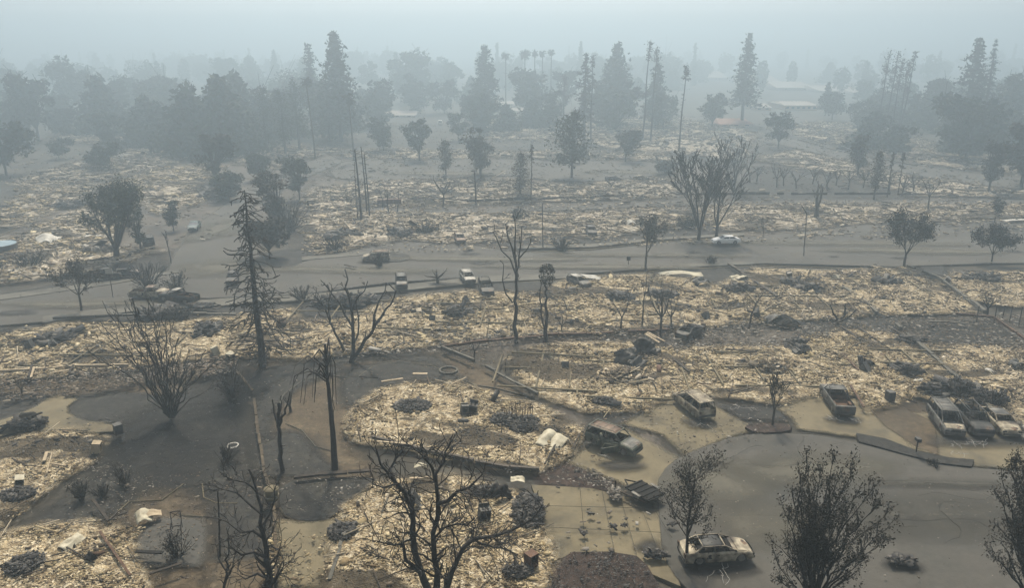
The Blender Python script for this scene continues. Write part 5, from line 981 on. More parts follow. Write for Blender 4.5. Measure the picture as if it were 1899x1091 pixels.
        for y in (-1, 1):
            s = BX(); s.box((L*.485, y*W*.34, .62+z0), (.05, .16, .08)); s.build('headlight', M['lamp' if not burnt else 'black'], o)
            s = BX(); s.box((-L*.493, y*W*.39, .82+z0), (.045, .1, .13)); s.build('tail_light', M['rust' if burnt else 'brick'], o)
            dx = [(CB[0]+(CB[1]-CB[0])*t) for t in ((.42, .52) if bed else (.08, .5))]
            for i, t in enumerate(dx[:1] if bed else dx):
                x_0 = t*L+.03; x_1 = (CB[1]-.02)*L if i or bed else (CB[0]+(CB[1]-CB[0])*.48)*L
                if x_0 < WX[0]*L+ar: x_0 = WX[0]*L+ar+.03
                if (i, y) in opend:
                    d_ = empty('open_door', (x_1, y*(W/2+.02), 0)); d_.parent = o; s = BX(); s.box((-(x_1-x_0)/2, 0, .66+z0), ((x_1-x_0)/2, .03, .27)); s.bar((-(x_1-x_0), 0, .9+z0), (-(x_1-x_0)*.8, 0, 1.35+z0), .025).bar((-(x_1-x_0)*.8, 0, 1.35+z0), (-.05, 0, .95+z0), .025)
                    q = s.build('door_panel', M[paintm], d_); d_.rotation_euler = (0, 0, -y*1.05); 
                    bpy.data.objects.remove(d_); q.name = 'door'; q.parent = o; q.location = (x_1, y*(W/2+.02), 0); q.rotation_euler = (0, 0, -y*1.0)
                else:
                    s = BX(); s.box(((x_0+x_1)/2, y*(W/2+.004), .68+z0), ((x_1-x_0)/2-.015, .012, .2)); q = s.build('door', M[paintm], o); s = BX(); s.box((x_0+.12, y*(W/2+.022), .8+z0), (.07, .012, .015)); s.build('handle', M['black'], q)
        s = BX(); s.box((L*.497, 0, .42+z0), (.05, W*.42, .09)); s.build('bumper', M['scrap' if burnt else paintm], o); s = BX(); s.box((-L*.497, 0, .48+z0), (.05, W*.43, .09)); s.build('bumper', M['scrap' if burnt else paintm], o)
        s = BX(); [s.box((L*.499, 0, .56+.05*j+z0), (.012, .42, .012)) for j in range(4)]; s.build('grille', M['black'], o)
        if kind in ('suv', 'van'):
            s = BX(); [s.bar((xr0+.2, y*rw*.75, H+z0+.01), (xr1-.2, y*rw*.75, H+z0+.01), .02) for y in (-1, 1)]; [s.bar((xr0+t*(xr1-xr0), -rw*.75, H+z0+.02), (xr0+t*(xr1-xr0), rw*.75, H+z0+.02), .015) for t in (.25, .5, .75)]; s.build('roof_rack', M[paintm], o)
        if kind in ('suv', 'van', 'hatch'):
            s = BX(); s.box((-.497*L, 0, .76+z0), (.02, W*.37, .2)); s.build('tailgate', M[paintm], o)
        if bed:
            s = BX(); s.box((-.503*L, 0, .85+z0), (.03, W*.42, .24)); q = s.build('tailgate', M[paintm], o); s = BX(); s.box((-.51*L, 0, .98+z0), (.012, .1, .03)); s.build('handle', M['black'], q)
    return o
vehicle('sedan', (1268,1048), (1382,1040), 'burnt cream and black saloon car standing under the slim street tree', 'p_cream', True, 'p_dark', 'p_cream')
vehicle('suv', (1103,826), (1172,851), 'burnt station wagon with open doors at the end of the drive', 'p_green', True, 'p_rust', 'p_grey', opend=((0, -1), (1, -1)))
vehicle('van', (1308,786), (1262,749), 'burnt passenger van seen from behind on the paved drive', 'p_cream', True, 'p_cream', name='burnt_van', cat='van')
vehicle('pickup', (1566,783), (1534,735), 'burnt pickup truck with an empty bed facing the rubble', 'p_grey', True, 'p_grey', name='burnt_pickup', cat='pickup')
vehicle('van', (1737,779), (1765,816), 'left one of three burnt vehicles side by side, with grey cream hood', 'p_grey', True, 'p_grey', 'p_cream', group=None)
vehicle('suv', (1786,782), (1818,817), 'middle one of three burnt vehicles, stripped to a black frame', 'p_dark', True, None, 'none', intact_roof=False)
vehicle('sedan', (1834,783), (1868,816), 'right one of three burnt vehicles, with a yellowish hood', 'p_cream', True, 'p_grey', 'p_cream')
vehicle('sedan', (1369,457), (1321,458), 'intact white saloon car parked alone on the street', 'w_good', False, name='parked_car')
vehicle('suv', (723,487), (673,489), 'burnt grey wagon standing across the middle street', 'p_cream', True, 'p_rust', scale=.9)
vehicle('suv', (744,528), (746,543), 'burnt dark wagon at the near kerb beside the corner yard', 'p_dark', True, 'p_grey', 'p_grey', scale=.9)
vehicle('hatch', (863,521), (872,532), 'small whitened hatchback beside the broken street stump', 'p_white', True, 'p_white')
vehicle('sedan', (367,424), (356,437), 'intact dark green car parked in the side street', 'g_good', False, name='parked_car')
vehicle('pickup', (255,557), (305,556), 'pale burnt pickup under the arching leafless shrub', 'p_cream', True, 'p_rust', scale=.9, name='burnt_pickup', cat='pickup')
vehicle('pickup', (178,522), (214,521), 'dark burnt pickup parked on the far side of the left street', 'p_dark', True, scale=.9, name='burnt_pickup', cat='pickup')
vehicle('sedan', (218,519), (248,517), 'dark burnt car nose to tail with the dark pickup', 'p_dark', True, scale=.9)
vehicle('van', (278,466), (276,452), 'dark boxy van at the corner behind the hedge', 'p_dark', True, name='burnt_van', cat='van')
vehicle('pickup', (345,566), (322,563), 'small burnt truck with a white cab top at the corner yard', 'p_dark', True, 'p_white', name='burnt_pickup', cat='pickup')
vehicle('hatch', (1092,431), (1100,446), 'dark burnt car in the short drive beyond the street', 'p_dark', True)
vehicle('hatch', (849,446), (857,460), 'ashy burnt car in the pale drive beyond the street', 'p_rust', True, 'p_cream')
vehicle('hatch', (1062,530), (1085,540), 'crushed burnt car under a fallen white sheet in the rubble', 'p_grey', True, 'p_white')
vehicle('suv', (898,540), (905,556), 'burnt pickup shell with frame ribs next to the small white hatchback', 'p_dark', True, None, 'none', intact_roof=False)
vehicle('sedan', (1268,636), (1292,622), 'dark stripped car frame in the back garden near the saplings', 'p_dark', True, None, 'none', intact_roof=False)
vehicle('hatch', (1124,340), (1150,338), 'hazy burnt car on the pale turning circle', 'p_grey', True, detail=False)
vehicle('hatch', (1178,339), (1200,337), 'second hazy burnt car on the pale turning circle', 'p_cream', True, detail=False)
vehicle('sedan', (1555,281), (1575,283), 'dark hazy car on the right hand road', 'p_dark', True, detail=False)
vehicle('hatch', (436,517), (430,540), 'dark burnt car behind the tall dead conifer', 'p_dark', True, detail=False)
vehicle('van', (815,238), (818,228), 'white hazy van beyond the dark round tree', 'w_good', False, name='parked_van', cat='van', detail=False)

# ------------------------------------------------------------------ loose things in the lots
def put(o, u, v, label, cat, rz=0, dz=0, group=None, sc=None):
    o.location = (*G(u, v), LZ[0]+dz); o.rotation_euler[2] = rz; tag(o, label, cat, group)
    if sc: o.scale = sc
    return o
def appliance(u, v, label, kind='box', m='scrap', rz=0, tilt=(0, 0), s=1, sink=0, name='burnt_appliance', cat='appliance'):
    o = empty(name, (0, 0)); k = s
    if kind == 'box':   # open fronted cabinet
        b = BX(); w, d, h, t = .35*k, .33*k, .45*k, .03*k
        b.box((0, 0, t), (w, d, t)).box((0, 0, 2*h-t), (w, d, t)).box((-w+t, 0, h), (t, d*.98, h-2*t)).box((w-t, 0, h), (t, d*.98, h-2*t)).box((0, d-t, h), (w-2*t, t, h-2*t)); b.build('cabinet', M[m], o)
        b = BX(); b.box((0, 0, h), (w-2.5*t, d*.8, t*.6)); b.build('shelf', M['black'], o)
    elif kind == 'washer':
        b = BX(); b.box((0, 0, .45*k), (.34*k, .33*k, .44*k)); b.build('cabinet', M[m], o, bevel=.03); b = BX(); b.cyl((0, -.32*k, .45*k), (0, -.37*k, .45*k), .2*k, .18*k, 18); q = b.build('door', M['black'], o); b = BX(); b.box((0, .2*k, .93*k), (.33*k, .06*k, .06*k)); b.build('control_panel', M[m], o)
    elif kind == 'tank':
        b = BX(); b.cyl((0, 0, 0), (0, 0, 1.35*k), .27*k, n=18).cyl((0, 0, 1.35*k), (0, 0, 1.42*k), .27*k, .12*k, 18); b.build('tank', M[m], o, True); b = BX(); b.cyl((.1*k, 0, 1.4*k), (.1*k, 0, 1.65*k), .025*k, n=6).cyl((-.1*k, 0, 1.4*k), (-.1*k, 0, 1.6*k), .025*k, n=6); b.build('pipe', M['rust'], o)
    elif kind == 'stove':
        b = BX(); b.box((0, 0, .45*k), (.4*k, .33*k, .44*k)).box((0, .3*k, 1.0*k), (.4*k, .04*k, .12*k)); b.build('cabinet', M[m], o, bevel=.02)
        for x in (-.18, .18):
            for y in (-.12, .14): q = BX(); q.cyl((x*k, y*k, .89*k), (x*k, y*k, .92*k), .1*k, n=12); q.build('burner', M['black'], o)
        b = BX(); b.box((0, -.34*k, .45*k), (.34*k, .015*k, .25*k)); b.build('oven_door', M['black'], o)
    o.location = (*G(u, v), LZ[0]+sink); o.rotation_euler = (tilt[0], tilt[1], rz); return tag(o, label, cat)
AP = [(861,778,'washer','scrap','burnt washing machine in the near lot beside the dark tumbled one',.3,(0,.1),1.15),(876,772,'stove','scrap','dark tumbled stove next to the burnt washing machine',-.5,(.3,.2),1.1),(850,792,'tank','scrap','toppled dark drum below the burnt washing machine',.5,(1.4,0),.7),(913,756,'tank','scrap','leaning water heater behind the stove',0,(.3,.5),.9),
 (1648,752,'box','scrap','open dark cabinet standing on the slab by the brown drive',.2,(0,0),1.7),(181,850,'box','wood','open box cabinet on the edge of the lower left rubble',-.2,(.15,0),1.3),(222,815,'box','scrap','small dark bench box at the end of the curved path',-.1,(0,0),1.1),(1048,695,'box','scrap','dark cube shaped cabinet in the brown rubble',.4,(.1,.2),1.5),(1598,690,'tank','scrap','upright dark chimney pipe in the rubble of the pickup house',0,(0,.1),1.2),(1608,700,'stove','scrap','burnt stove lying under the dark chimney pipe',.2,(.5,.1),1.3),
 (1640,668,'tank','rust','lying pale boiler in the rubble right of the middle',1,(1.5,0),1.1),(1535,664,'tank','scrap','lying grey boiler behind the pickup house',1.2,(1.5,0),1.2),(1478,668,'washer','scrap','dark washing machine heap top behind the small bare tree',.2,(.2,0),1.3),(403,665,'box','cream','pale box shaped planter left of the dead conifer',.1,(0,0),1.5),(430,675,'box','cream','second pale box planter right beside the first',.1,(0,0),1.5),
 (1463,520,'washer','white','dark edged white appliance near the street edge',.3,(0,0),1.4),(1543,525,'box','cream','pale upturned box on the long foundation wall',.6,(.5,0),1.4),(1752,530,'washer','white','small white appliance beside the dark lawn',.5,(.2,0),1.2),(520,615,'stove','rust','rusty stove block beside the dead conifer',.2,(.2,0),1.6),(612,452,'box','brick','brown square chimney base in the far row',.1,(0,0),2.2),(640,436,'box','brick','second square chimney base in the far row',.1,(0,0),2.0),
 (1182,690,'washer','scrap','dented dryer shell below the crumpled steel',.7,(.5,.4),1.2),(1222,700,'tank','brick','rusty barrel below the crumpled steel',.4,(1.3,.2),.9),(800,605,'box','scrap','dark metal box in the middle row rubble',.3,(.1,0),1.8),(868,570,'washer','scrap','grey machine in the rubble left of the tall thin tree',.1,(.2,.2),1.6),(1310,600,'box','scrap','open dark box beyond the back garden strip',0,(.3,0),1.6),(1405,594,'stove','scrap','dark stove near the Y shaped sapling',.3,(.1,0),1.5),(60,655,'stove','scrap','dark stove in the left hand row of rubble',.3,(.1,.1),1.6),(105,650,'washer','scrap','grey machine in the left hand row of rubble',.5,(.3,.1),1.6),
 (195,1040,'tank','rust','rusty drum in the lower left corner rubble',.4,(1.2,0),.6),(175,1052,'washer','black','black machine in the lower left corner rubble',.2,(.5,.2),.7),(38,912,'box','cream','pale small cabinet in the lower left rubble',.7,(.3,.2),.9),(897,975,'stove','scrap','dark square stove behind the fork of the big bare tree',.1,(.1,.1),1.0),(985,1062,'box','brick','reddish cabinet at the edge of the mulch bed',.1,(0,0),1.1)]
for i_, (u, v, k, m, lab, rz, tl, s) in enumerate(AP):
    far = v < 720; appliance(u, v, lab, k, m if m != 'white' else 'tin', rz+.4*i_, (tl[0]+(.25 if far and k != 'tank' else 0), tl[1]+(.2*(-1)**i_ if far else 0)), min(s, 1.05) if far else min(s, 1.0), -.12 if far else 0)
def sheet(u, v, w, h, label, m='scrap', rz=0, crump=.3, seed=0, up=.5, name='metal_sheet', n=12, cat='sheet', tilt=0, corr=0):
    """crumpled sheet metal w x h metres"""
    r = np.random.default_rng(seed); g_ = np.linspace(-.5, .5, n+1); X, Y = np.meshgrid(g_*w, g_*h, indexing='ij')
    Z = (fbm(X/(w*.33)+seed, Y/(h*.4), seed, 2)-.35)*crump*2+up*np.sin((X/w+.5)*math.pi*1.2)*.5+(.04*np.sin(X*corr) if corr else 0); Z = np.maximum(Z, -.05)
    X = X+r.normal(0, crump*.1, X.shape); v_ = np.stack([X.ravel(), Y.ravel(), Z.ravel()], 1); I = np.arange((n+1)**2).reshape(n+1, n+1); q = np.stack([I[:-1, :-1], I[1:, :-1], I[1:, 1:], I[:-1, 1:]], -1).reshape(-1, 4)
    o = rawmesh(name, v_, q, M[m], None, False); s = o.modifiers.new('s', 'SOLIDIFY'); s.thickness = .03; o.rotation_euler = (tilt, 0, rz); return put(o, u, v, label, cat, rz, .12)
SH = [(1160,680,2.6,2.0,'left peak of the tall crumpled grey steel','scrap',.3,1.1,2.2,.9),(1180,690,2.2,1.6,'bent grey steel sheet at the foot of the left crumpled peak','scrap',1.0,.9,1.2,.3),(1192,662,2.6,1.8,'right and highest peak of the crumpled grey steel','scrap',-.4,1.2,2.8,.9),(1210,668,2.0,1.5,'folded steel skirt beside the highest peak','scrap',.8,.9,1.2,.5),
 (1013,832,1.6,2.3,'curved cream metal sheet with a raised lip at the end of the near lot','cream',-.5,.25,.9,.2),(1030,838,1.3,2.4,'flat cream panel leaning beside the curved metal sheet','cream',-.5,.12,.4,.2),(1262,517,6.5,1.6,'long tan fallen garage door by the street','cream',.05,.2,.5,.1),(1085,524,4.5,1.2,'white folded sheet over the crushed car','white',-.1,.25,.8,.1),(1300,535,2.6,1.5,'dark folded sheet with a white edge','scrap',.4,.6,1,.2),
 (1150,428,3.2,1.3,'white sheet lying beyond the street','white',0,.15,.2,0),(1172,424,2.5,1.5,'pale standing panel beyond the street','white',.2,.3,1.6,.2),(1885,415,6,1.5,'white sheet on the far kerb at the right edge','white',.2,.15,.2,0),(1370,525,2.5,1.4,'torn pale sheet near the foundation','cream',.4,.4,.6,0),(135,1025,1.0,1.6,'bent pale trough in the lower left rubble','cream',-.3,.2,.5,.1),(270,975,1.1,1.3,'creamy folded box lid on the corner of the grey slab','cream',.5,.2,.5,.2),(285,970,1.2,.8,'flat pale plank box beside the folded lid','wood',.5,.1,.3,0),
 (60,795,2.6,1.3,'heap topping dark plate on the black pile','black',.2,.5,.7,.1),(1610,688,1.6,.9,'black curved seat shell in the rubble','black',.2,.3,.9,.1),(1705,720,1.5,.9,'pale plate lying in the hedge remains','white',.5,.2,.3,0),(1885,690,1.6,1.2,'dark blue grey plate at the right edge','scrap',.1,.4,.9,.2),(1835,700,.9,.8,'small white plate in the right hand rubble','white',.2,.2,.3,0),(1450,745,0,0,'',0,0,0,0,0),(90,455,4,3,'pale angled slab in the hazy left rubble','white',.4,.4,1.6,.3),(180,445,4.5,1,'long white board in the hazy left rubble','white',.1,.1,.2,0),
 (700,682,0,0,'',0,0,0,0,0),(960,905,1.1,.8,'round pale lid near the reddish crates','cream',0,.15,.2,0),(780,880,1,.6,'pale flat basin on the ash path','cream',0,.1,.25,0),(1540,640,0,0,'',0,0,0,0,0),(1790,862,0,0,'',0,0,0,0,0),(930,935,1.6,1.1,'black torn sheet in the rubble behind the big bare tree','black',.4,.7,1.1,.3),(770,950,1.0,1.4,'dark hanging sheet behind the left limb of the big bare tree','scrap',.2,.4,1.6,.3),(1440,604,3,1.6,'dark humped sheet on the bare garden strip','scrap',.1,.3,1.2,0),(1460,608,3.6,1.8,'large dark boat shaped hump in the garden','black',.2,.4,1.2,0),(820,360,0,0,'',0,0,0,0,0)]
for i, (u, v, w, h, lab, m, rz, cr, up, tl) in enumerate(SH):
    if lab: sheet(u, v, w, h, lab, m, rz, cr, i+3, up, tilt=tl)
HP = [(1765,735,110,34,'charred black heap behind the three burnt cars',900,.22,.9),(1830,750,70,24,'dark heap at the end of the charred hedge',400,.22,.7),(1160,708,110,40,'brown heap of twisted scrap below the crumpled steel',700,.16,.8),(765,765,70,30,'heap of charred laths at the near left end of the lot',900,.1,.45),(975,800,60,40,'tangle of burnt springs beside the cream metal sheets',700,.1,.6),(935,790,50,30,'dark scrap heap in the middle of the near lot',400,.1,.4),(48,800,58,22,'black pile of roofing beside the curved path',700,.16,.9),
 (1120,470+285,40,16,'ring of burnt scrap near the wagon',300,.1,.3),(1640,532,50,14,'dark flattened heap in the rubble right of the middle',300,.25,.7),(1370,545,40,12,'dark hump of fused debris in the rubble',260,.25,.9),(1820,525,60,18,'dark scrap heap at the right edge of the far rubble',350,.25,.9),(1430,690,60,26,'dark grey heap behind the small bare tree',500,.18,.8),(1480,660,34,34,'upright dark junk heap behind the pickup',400,.2,1.6),(1680,700,44,30,'dark jumble behind the open cabinet',500,.18,.9),(100,640,70,24,'dark heap in the middle of the left hand row',500,.25,.9),(385,620,50,30,'charred heap left of the dead conifer',400,.22,.7),(640,565,110,22,'blackened heap along the corner of the street yard',800,.25,.7),(290,590,60,20,'blackened heap beside the flatbed trailer',400,.25,.6),
 (780,585,60,20,'grey and dark heap by the leaning trunks',400,.25,.9),(850,590,50,18,'dark scrap heap by the parked hatchback',350,.22,.9),(1150,560,50,12,'dark heap behind the Y shaped sapling',300,.25,.8),(1230,555,50,12,'dark heap behind the many stemmed sapling',300,.25,.7),(1500,545,40,14,'dark jumble in the cream rubble right of the middle',300,.25,.8),(1470,535,30,12,'dark scrap on the foundation line',200,.25,.8),(630,446,50,16,'round dark heap beyond the street',260,.35,1.2),(790,430,60,16,'grey dark heap beyond the street',300,.35,1),(740,440,40,14,'small dark heap beyond the street',200,.35,1),
 (35,930,60,30,'charred scrap in the lower left rubble',300,.1,.4),(48,1062,70,50,'dark wire scrap in the lower left corner',600,.09,.5),(900,925,80,20,'dark heap of twisted tubes behind the big bare tree',500,.1,.5),(980,960,60,80,'dark scrap at the right end of the bottom lot',900,.09,.5),(635,1000,50,40,'dark debris at the left end of the bottom lot',400,.09,.35),(960,1075,60,30,'dark wire heap by the reddish cabinet',400,.08,.4),(1215,1045,40,14,'burnt scraps by the rear of the cream saloon',250,.09,.25),(1672,1056,46,14,'small pile of black scrap alone on the road',160,.13,.25),(1140,930,22,30,'white ashy melted remains on the drive',220,.09,.35),
 (1890,812,40,30,'pale scrap beside the last burnt car',300,.14,.6),(1680,640,60,10,'low scrap by the diagonal wall',200,.18,.4),(1560,520,60,10,'grey pile by the long foundation wall',250,.25,.6),(190,470,60,14,'dark scrub heap below the white board',300,.35,.8),(130,385,50,12,'dark hazy heap at left',200,.4,.8),(405,365,60,16,'dark hazy hedge heap by the side street',300,.4,1.5),(820,575,0,0,'',0,0,0)]
for i, (u, v, w, h, lab, n, s, hz) in enumerate(HP):
    if lab: heap(u, v, w, h, lab, n, s, hz, 'ashchunk' if ('white' in lab or 'pale' in lab) else ('chunk2' if 'brown' in lab or 'grey' in lab else 'darkchunk'))
# timbers, boards and poles lying about
def board(u0, v0, u1, v1, label, m='wood', w=.14, z=.25, cat='timber', name='fallen_board', z1=None):
    a = Vector((*G(u0, v0), LZ[0]+z)); b = Vector((*G(u1, v1), LZ[0]+(z if z1 is None else z1))); c = (a+b)/2; L = (b-a).length; x = BX(); x.box((0, 0, 0), (L/2, w, .04))
    o = x.build(name, M[m]); d = b-a; o.location = c; o.rotation_euler = (0, -math.asin(max(-1, min(1, d.z/L))), math.atan2(d.y, d.x)); return tag(o, label, cat)
BD = [(1196,632,1222,648,'leftmost pale board of the fan behind the steel','wood',.12),(1200,628,1232,646,'rightmost pale board of the fan behind the steel','wood',.1),(1198,630,1216,640,'middle pale board of the fan behind the steel','wood',.1),(1240,672,1278,703,'brown beam running down the rubble','charwood',.16),(708,722,748,716,'pale beam on the near edge of the lot','wood',.13),(766,707,793,707,'short pale board standing by the near lot','wood',.2),(836,728,865,714,'thin pale tube by the planter','wood',.05),(667,713,702,715,'thin black bar with white ends on the lawn','black',.03),
 (1150,930,1202,953,'charred beam lying on the near drive','charwood',.07),(175,945,205,985,'dark beam at the corner of the garden bed','charwood',.1),(205,985,222,968,'short dark beam by the garden bed','charwood',.06),(222,975,240,968,'second short dark beam by the garden bed','charwood',.06),(188,1005,245,1088,'brown foundation board through the lower left rubble','rust',.08),(90,895,100,855,'bent pale tube in the lower left rubble','wood',.04),(100,877,125,881,'pale strip in the lower left rubble','wood',.06),(85,872,90,855,'pale plank in the lower left rubble','wood',.12),(350,573,408,583,'dark flatbed boards behind the small truck','charwood',.5),(322,590,420,578,'long dark plank lying in the corner yard','charwood',.15),
 (1345,660,1420,668,'thin brown beam behind the passenger van','charwood',.08),(1500,640,1460,652,'reddish beam in the striped slab','charwood',.12),(1600,770,1575,728,'brown edging board right of the pickup','rust',.1),(1560,618,1590,640,'first brown wall stub of the striped slab','charwood',.14),(1590,618,1615,638,'second brown wall stub of the striped slab','charwood',.14),(1655,622,1690,645,'long brown wall stub of the striped slab','charwood',.14),(1290,725,1318,727,'thin red bar behind the van','rust',.04),(255,1043,305,1045,'dark trough on the edge of the grey slab','black',.14),(280,1085,340,1065,'dark log at the bottom left','charwood',.1),(55,712,62,690,'first leaning pale strip by the left lawn','charwood',.1),(60,714,66,694,'second leaning pale strip by the left lawn','wood',.1),
 (95,706,130,700,'pale frame board behind the left lawn','wood',.1),(130,706,138,690,'dark upright strip behind the left lawn','charwood',.1),(1075,820,1060,850,'thin charred beam by the cream sheets','charwood',.06),(1240,548,1280,552,'grey board in the cream rubble','charwood',.2),(1010,878,1030,840,'dark rod below the cream sheets','charwood',.06),(640,500,660,505,'small dark strip on the near lane','charwood',.2),(700,835,760,840,'pale laths at the near left of the lot','wood',.1),(1320,815,1345,820,'',0,0),(760,905,800,903,'tan bench plank by the patio','wood',.12),(1560,668,1590,700,'curved brown gutter in the rubble','rust',.1)]
for r in BD:
    if r[4]: board(*r)
# foundation and garden walls
def wall(pts, label, m='walk', h=.35, w=.14, name='low_wall', cat='wall'):
    """a masonry line broken into blocks of uneven height, with gaps"""
    b = BX(); p = [Vector((*G(*q), 0)) for q in pts]; z = LZ[0]; R = random.Random(int(pts[0][0]+pts[-1][1])); h *= .7
    for i in range(len(p)-1):
        d = p[i+1]-p[i]; L = d.length; n = max(1, int(L/(1.6 if L < 60 else 4))); an = math.atan2(d.y, d.x); f = R.uniform(.6, 1)
        for j in range(n):
            f = min(1.1, max(.25, f+R.uniform(-.3, .3)))
            if n > 3 and R.random() < .1: continue
            c = p[i]+d*((j+.5)/n); hh = h*f; b.box((c.x+R.uniform(-.04, .04), c.y+R.uniform(-.04, .04), z+hh/2), (L/n/2*R.uniform(.93, .99), w*R.uniform(.85, 1.05), hh/2), (0, 0, an+R.uniform(-.02, .02)))
    return tag(b.build(name, M[m]), label, cat)
wall([(820,656),(900,690),(998,743)], 'long diagonal wall stub from the garden strip to the near lot', 'walk', .5)
wall([(820,656),(880,645),(1010,632),(1240,622)], 'dark straight garden wall along the back of the strip', 'rust', .45)
wall([(1660,612),(1740,680),(1810,745),(1899,830)], 'long pale diagonal wall beside the charred hedge', 'walk', .5, .2)
wall([(1682,500),(1740,525),(1800,570),(1825,590)], 'pale diagonal wall beside the dark lawn at right', 'walk', .7, .2)
wall([(1545,530),(1600,565),(1625,590)], 'foundation wall crossing the cream rubble', 'walk', .4, .2)
wall([(1350,497),(1400,530),(1440,560)], 'foundation line below the near pavement', 'mauve', .4, .2)
wall([(440,700),(470,735),(478,800),(490,880),(510,960),(515,1091)], 'narrow brown border wall left of the burnt palms', 'soil', .2, .12)
wall([(545,900),(600,893),(690,886)], 'curved dark retaining wall behind the patio', 'charwood', .35, .2)
wall([(640,1000),(612,1091)], 'pale foundation edge beside the baked yard', 'walk', .2, .12)
wall([(690,822),(800,850),(880,868),(945,880),(1000,884)], 'near foundation edge of the front lot', 'mauve', .3, .15)
wall([(100,600),(330,590),(440,592)], 'pale wall line behind the corner lawn', 'walk', .4, .2)
wall([(570,383),(760,370),(870,380),(1240,366),(1560,366),(1830,365)], 'long dark fence line along the back lane', 'charwood', .9, .15, 'low_fence', 'fence')
wall([(700,382),(745,382)], 'brown brick planter box among bare stems', 'brick', 1.3, .5, 'planter', 'planter')
wall([(1770,592),(1840,598),(1899,640)], 'dark garden wall at the right edge', 'rust', .4, .12)
wall([(1720,606),(1760,606),(1810,612)], 'pale thin kerb in the dark garden', 'walk', .25, .1)
wall([(0,700),(140,690),(240,688)], 'low tan wall along the left gardens', 'wood', .3, .12)
wall([(1050,412),(1110,412),(1240,410)][:2], 'pale foundation beyond the street', 'walk', .4, .25)
wall([(1350,393),(1440,430)], 'brown foundation line beyond the white car', 'rust', .4, .2)
wall([(1480,262),(1560,285),(1700,312)], 'hazy pale kerb wall beside the right hand road', 'walk', .5, .3)
# concrete foundations of the burnt houses
def foundation(u, v, w, dp, ang, label, slab=False):
    x, y = G(u, v); R = random.Random(int(u+v)); ca, sa = math.cos(ang), math.sin(ang); o = empty('house_foundation', (x, y, LZ[0]), ang); tag(o, label, 'foundation', 'foundations of the burnt houses')
    L = [((-w/2, -dp/2), (w/2, -dp/2)), ((w/2, -dp/2), (w/2, dp/2)), ((w/2, dp/2), (-w/2, dp/2)), ((-w/2, dp/2), (-w/2, -dp/2)), ((-w*.1, -dp/2), (-w*.1, dp*.5)), ((-w/2, dp*.05), (w*.2, dp*.05))]
    if R.random() < .5: L.append(((w*.2, -dp/2), (w*.2, dp*.05)))
    for p, q in L:
        b = BX(); d = Vector((q[0]-p[0], q[1]-p[1], 0)); c_ = Vector(((p[0]+q[0])/2, (p[1]+q[1])/2, 0)); b.box((c_.x, c_.y, R.uniform(.1, .2)), (d.length/2*R.uniform(.75, .99), .08, .07), (0, R.uniform(-.012, .012), math.atan2(d.y, d.x))); b.build('footing', M['concrete'], o)
    return o
k_ = 0
ORD = ['first', 'second', 'third', 'fourth', 'fifth', 'sixth', 'seventh', 'eighth', 'ninth', 'tenth']
for i, u in enumerate([70, 235, 640, 800, 905, 1100, 1230, 1480, 1620]): foundation(u, [655, 640, 590, 595, 585, 580, 570, 560, 545][i], 13, 10, -.06+.02*(i % 3), ORD[i]+' house foundation from the left in the row behind the middle street', i % 2 == 0)
for i, u in enumerate([1020, 1170, 1420, 1560, 1720]): foundation(u, [700, 715, 695, 690, 690][i], 11, 9, -.12+.05*(i % 3), ORD[i]+' house foundation from the left in the row behind the round road end', i % 2 == 1)
for i, u in enumerate([640, 800, 960, 1170, 1420, 1620, 1800]): foundation(u, [425, 422, 418, 415, 405, 400, 400][i], 15, 12, .03, ORD[i]+' house foundation from the left in the row beyond the middle street', i % 2 == 0)
foundation(90, 440, 15, 11, .1, 'house foundation in the hazy left rubble', False)
# round things
def ringo(u, v, r0, label, m='walk', h=.25, name='stone_ring', cat='ring'):
    b = BX(); n = 12
    for i in range(n): a = i*2*math.pi/n; b.box((r0*math.cos(a), r0*math.sin(a), h/2), (r0*.24, r0*.1, h/2), (0, 0, a+math.pi/2))
    return put(b.build(name, M[m]), u, v, label, cat)
ringo(832,699,.9,'small stone ring in the curved lawn edging'); ringo(433,839,.45,'small white ring lying in the blackened yard', 'white', .1, 'white_ring')
def pot(u, v, r0, h, label, m='cream'):
    o = empty('stacked_pot', (0, 0)); b = BX(); b.cyl((0, 0, 0), (0, 0, h*.45), r0*.8, r0, 18); b.build('lower_pot', M[m], o, True); b = BX(); b.cyl((0, 0, h*.46), (0, 0, h), r0*.8, r0*.95, 18); b.cyl((0, 0, h), (0, 0, h+.05), r0, r0, 18); b.build('upper_pot', M[m], o, True); return put(o, u, v, label, 'pot')
pot(506,940,.55,.9,'stacked round pale pots at the corner of the patio', 'concrete')
# round pool behind the left rubble and the trailer
o = empty('round_pool', (0, 0)); b = BX(); b.cyl((0, 0, 0), (0, 0, 1.2), 2.6, 2.6, 32); b.build('pool_wall', M['walk'], o); b = BX(); b.cyl((0, 0, 1.2), (0, 0, 1.26), 2.5, 2.5, 32); b.build('cover', M['blue'], o); put(o, 2, 472, 'round above ground pool with faded blue cover at the left edge', 'pool')
def trailer(u, v, rz, label):
    o = empty('flatbed_trailer', (0, 0)); b = BX(); b.box((0, 0, .45), (1.25, .85, .05)); [b.box((x, 0, .53), (.05, .85, .035)) for x in (-1.1, -.55, 0, .55, 1.1)]; b.build('deck', M['black'], o)
    for s in (-1, 1):
        b = BX(); b.cyl((-.1, s*.92, .26), (-.1, s*1.04, .26), .26, n=16); b.build('wheel', M['tin'], o); b = BX(); b.box((-.1, s*.98, .58), (.42, .12, .02)); b.build('mudguard', M['scrap'], o)
    b = BX(); b.bar((1.2, .5, .42), (2.1, 0, .4), .04).bar((1.2, -.5, .42), (2.1, 0, .4), .04); b.build('drawbar', M['black'], o); return put(o, u, v, label, 'trailer', rz)
